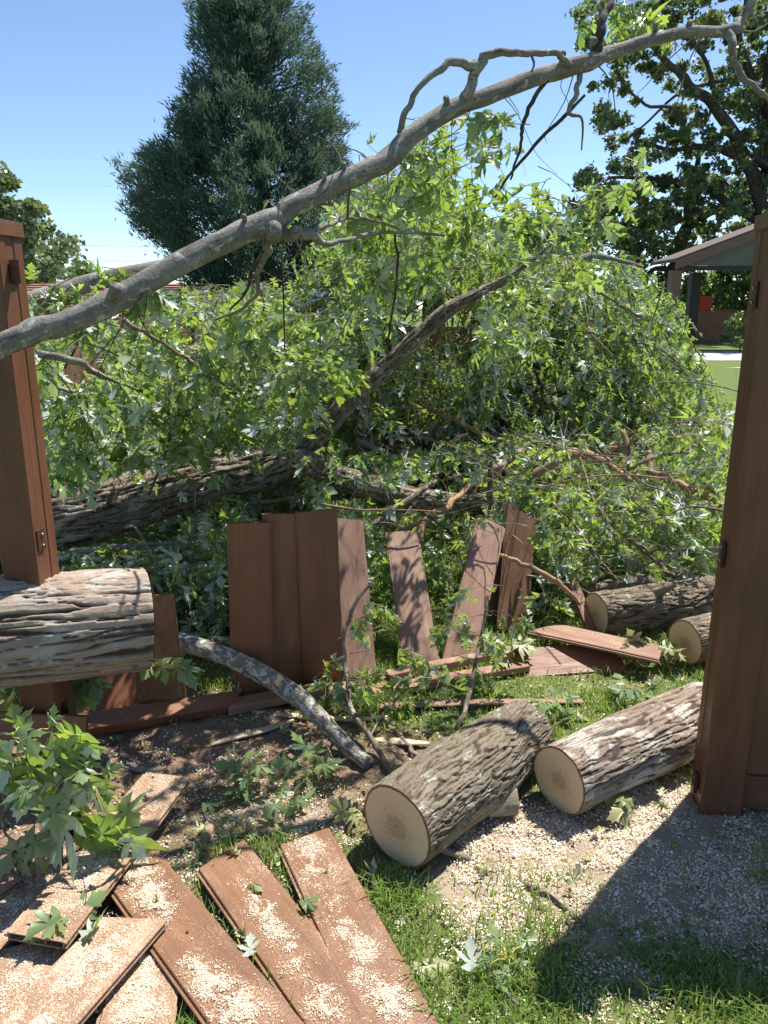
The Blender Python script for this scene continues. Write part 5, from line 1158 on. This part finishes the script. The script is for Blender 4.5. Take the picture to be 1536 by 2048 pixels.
# ================================================================== leaf bunches lying about
def ground_sprig(label, c, n, rad, size, mat=MAPLE, seed=0, h=.05, cat='leaf bunch', name='leaf_bunch'):
    g = np.random.default_rng(seed); t = thing(name, label, cat, 'leaf bunches dropped on the ground'); c0 = PZ(*c, .02)
    for q in range(n):
        a = g.uniform(0, 6.28); o_ = c0 + np.array([math.cos(a), math.sin(a), 0]) * rad * g.uniform(.05, .6) + [0, 0, h * g.random() + .012]
        d_ = np.array([math.cos(a + g.normal(0, .6)), math.sin(a + g.normal(0, .6)), g.uniform(-.25, .5)])
        leaf_inst(t, o_, d_, np.array([g.normal(0, .5), g.normal(-.2, .5), 1.0]), size * g.uniform(.7, 1.25), q + seed, mat)
        tube('petiole', [c0 + [0, 0, .015], (c0 + o_) / 2 + [0, 0, .02], o_], [.0015, .0013, .0012], PET, t, nu=5, ns=5, lump=0)
    return t
ground_sprig('bunch of dark maple leaves on bare soil below the lichen branch', (620, 1560), 16, .12, .085, seed=1, h=.08)
ground_sprig('small upright leaf bunch left of the soil centre', (500, 1580), 10, .07, .085, seed=2, h=.10)
ground_sprig('wilted pale oak-like leaves before the V boards', (1020, 1325), 12, .10, .10, WILT, 3, .10)
ground_sprig('wilted leaves at the foot of the half-hidden short log', (1300, 1325), 14, .12, .10, WILT, 4, .08)
ground_sprig('silvery leaf bunch in thin grass behind the pale-barked log', (1270, 1395), 12, .12, .085, MAPLE, 5, .05)
ground_sprig('green leaf bunch between the two near logs', (1110, 1425), 10, .10, .085, MAPLE, 6, .05)
ground_sprig('leaf bunch on top of the pale-barked log', (1330, 1430), 0, .1, .08, WILT, 7) if False else None
ground_sprig('curled dry leaf pair on sawdust beside the right post', (1268, 1628), 3, .06, .10, WILT, 8, .05)
ground_sprig('pale underside leaves in the lawn at bottom centre', (1015, 1930), 6, .10, .058, MAPLE, 9, .02)
ground_sprig('leaf cluster in the lawn right of the foreground planks', (800, 1640), 0, .1, .08) if False else None
ground_sprig('dull leaf bunch in grass above the rightmost plank', (730, 1655), 7, .09, .08, WILT, 10, .04)
ground_sprig('green leaves between the two left foreground planks', (135, 1880), 6, .06, .085, MAPLE, 11, .08)
ground_sprig('grey-green leaf bunch beside the thin straight stick', (560, 1620), 5, .08, .07, MAPLE, 12, .04)
def one_leaf(label, c, z, a, size, k, mat=MAPLE, flip=False, tilt=.15):
    o_ = PZ(*c, z); lf_ = leaf_inst(None, o_ + np.array([0, 0, .006]), np.array([math.cos(a), math.sin(a), tilt * .3]), np.array([tilt, -tilt, -1.0 if flip else 1.0]), size, k, mat, 'fallen_leaf')
    if flip: lf_.location.z += size * .22
    return tag(lf_, label, 'leaf', 'single leaves lying about')
one_leaf('small leaf lying on the bare top of the slanting plank', (302, 1595), .096, 2.2, .045, 2, MAPLE, True)
one_leaf('silvery leaf lying beside the second foreground plank', (500, 1925), .03, 1.7, .07, 3, MAPLE, True, .3)
one_leaf('large pale leaf in the grass beside the rightmost plank', (835, 1945), .03, .4, .10, 0, WILT)
one_leaf('green leaf on soil above the slanting plank end', (405, 1617), .02, .3, .075, 1)
one_leaf('pale upturned leaf alone in the lawn near the bottom centre', (942, 1955), .03, 1.4, .075, 4, MAPLE, True, .3)
one_leaf('light leaf in the gap at the end of the grooved plank', (170, 1890), .07, .9, .08, 5, MAPLE, True, .3)
one_leaf('green leaf at the right edge of the second plank', (604, 1815), .05, .6, .06, 1)

# ================================================================== grass, litter, sawdust on the ground
def grass():
    g = np.random.default_rng(5); n = 420000
    x = g.uniform(-2.2, 2.6, n); y = 1.15 + 3.9 * g.random(n) ** 1.1
    d, s = dirt_m(x, y), saw_m(x, y)
    dens = np.clip(1 - 1.15 * sstep(.2, .75, d), .015, 1) * (1 - .66 * sstep(.35, .95, s)) * (.18 + .95 * sstep(-.12, .28, fbm(x * 5.5, y * 5.5, 0, 3, 14)))
    sel = g.random(n) < dens * .72; x, y = x[sel], y[sel]; n = len(x)
    px, py = pix(np.stack([x, y, 0 * x], 1)); sel = (px > -60) & (px < 1600) & (py < 2140); x, y = x[sel], y[sel]; n = len(x)
    sel = free_of_boards(x, y); x, y = x[sel], y[sel]; n = len(x)
    hgt = g.uniform(.018, .070, n) * (.65 + .6 * sstep(-.3, .4, fbm(x * 3, y * 3, 0, 2, 15))); hgt *= np.where(y > 2.7, 1.15, 1.0)
    a = g.uniform(0, 6.283, n); lean = g.uniform(.15, 1.1, n); w = g.uniform(.0011, .0026, n)
    D = np.stack([np.cos(a), np.sin(a), 0 * a], 1); S = np.stack([-np.sin(a), np.cos(a), 0 * a], 1) * w[:, None]
    B = np.stack([x, y, gz(x, y) - .003], 1); up = np.array([0, 0, 1.0])
    M1 = B + up * (hgt * .6)[:, None] + D * (hgt * lean * .3)[:, None]; Tp = B + up * (hgt * (1.0 - .25 * lean))[:, None] + D * (hgt * lean)[:, None]
    V = np.stack([B - S, B + S, M1 + S * .9, M1 - S * .9, Tp], 1).reshape(-1, 3); i = np.arange(n)[:, None] * 5
    t = np.zeros((n, 3)); t[:, 0] = np.clip(g.normal(.42, .3, n), 0, 1); t[:, 1] = (g.random(n) < .13) * g.uniform(.4, .9, n)
    tag(mk('grass', V, [i + np.array([[0, 1, 2, 3]]), i + np.array([[3, 2, 4]])], GRASS, None, {'tint': np.repeat(t, 5, 0)}, True), 'short patchy lawn grass between the logs and planks', 'grass', None, 'stuff')
    # broadleaf weeds and clover in the lawn
    m = 5200; x = g.uniform(-1.6, 1.8, m); y = g.uniform(1.2, 3.4, m); d, s = dirt_m(x, y), saw_m(x, y)
    sel = g.random(m) < (1 - d) * (1 - .7 * s) * sstep(-.05, .35, fbm(x * 4, y * 4, 0, 3, 18)); sel &= free_of_boards(x, y, .02); x, y = x[sel], y[sel]; m = len(x)
    O = np.stack([x, y, gz(x, y) + g.uniform(.006, .035, m)], 1); a = g.uniform(0, 6.28, m)
    Dd = nrm(np.stack([np.cos(a), np.sin(a), g.uniform(-.1, .5, m)], 1)); up = nrm(g.normal(0, .35, (m, 3)) + [0, 0, 1]); N = nrm(up - Dd * (up * Dd).sum(1, keepdims=True))
    V0 = np.array([(0, 0, 0), (.3, .45, -.05), (0, 1, -.12), (-.3, .45, -.05)]); X = np.cross(Dd, N); S = g.uniform(.010, .028, m)
    W = O[:, None] + S[:, None, None] * (V0[None, :, :1] * X[:, None] + V0[None, :, 1:2] * Dd[:, None] + V0[None, :, 2:] * N[:, None])
    t = np.zeros((m, 3)); t[:, 0] = g.random(m) * .7
    tag(mk('ground_weeds', W.reshape(-1, 3), np.arange(m)[:, None] * 4 + np.arange(4)[None], GRASS, None, {'tint': np.repeat(t, 4, 0)}), 'low broad-leaved weeds mixed into the lawn', 'weeds', None, 'stuff')
grass()
def ground_chips():
    g = np.random.default_rng(6); n = 900000; x = g.uniform(-1.7, 1.9, n); y = g.uniform(1.25, 3.5, n)
    s, d = saw_m(x, y), dirt_m(x, y); dens = .75 * s ** 1.4 + .5 * sstep(.7, 1.0, s) + .05 * d + .035; dens *= .06 + 1.2 * sstep(-.2, .3, fbm(x * 16, y * 16, 0, 3, 33))
    sel = g.random(n) < dens; x, y = x[sel], y[sel]
    px, py = pix(np.stack([x, y, 0 * x], 1)); sel = (px > -30) & (px < 1570) & (py < 2100); x, y = x[sel][:260000], y[sel][:260000]
    V, F, T = flakes(np.stack([x, y, gz(x, y)], 1), g, (.0008, .0039), .008)
    tag(mk('sawdust', V, F, CHIP, None, {'tint': T}), 'pale sawdust and wood chips strewn over soil and lawn', 'sawdust', None, 'stuff')
    # brown crumbs and dry leaf bits
    n = 9000; x = g.uniform(-1.7, 1.9, n); y = g.uniform(1.3, 3.4, n); sel = g.random(n) < .15 + .6 * dirt_m(x, y); x, y = x[sel], y[sel]
    V, F, T = flakes(np.stack([x, y, gz(x, y)], 1), g, (.002, .007), .006)
    tag(mk('bark_crumbs', V, F, m_plain('bark_crumb', (.13, .075, .045), .9, .5, 70), None, {'tint': T}), 'brown bark crumbs scattered over bare soil', 'bark litter', None, 'stuff')
ground_chips()
def litter():
    g = np.random.default_rng(8); n = 170; O, D, N, S = [], [], [], []
    for k in range(n * 4):
        x, y = g.uniform(-1.3, 1.7), g.uniform(1.5, 3.6)
        if len(O) >= n: break
        if g.random() > .35 + .5 * fbm(x * 3, y * 3, 0, 2, 44): continue
        a = g.uniform(0, 6.28); O.append((x, y, float(gz(x, y)) + .02 + .02 * g.random())); D.append((math.cos(a), math.sin(a), g.uniform(-.3, .4))); N.append((g.normal(0, .5), g.normal(0, .5), 1 if g.random() < .6 else -1)); S.append(g.uniform(.025, .06))
    D = nrm(np.array(D)); N = np.array(N); N = nrm(N - D * (N * D).sum(1, keepdims=True))
    V, F, T = leaves_mesh(np.array(O), D, N, np.array(S), True, None, g.uniform(.5, 2.5, len(O)))
    tag(mk('leaf_litter', V, F, WILT, None, {'tint': T}), 'small torn leaf scraps scattered over the ground', 'leaf litter', None, 'stuff')
litter()
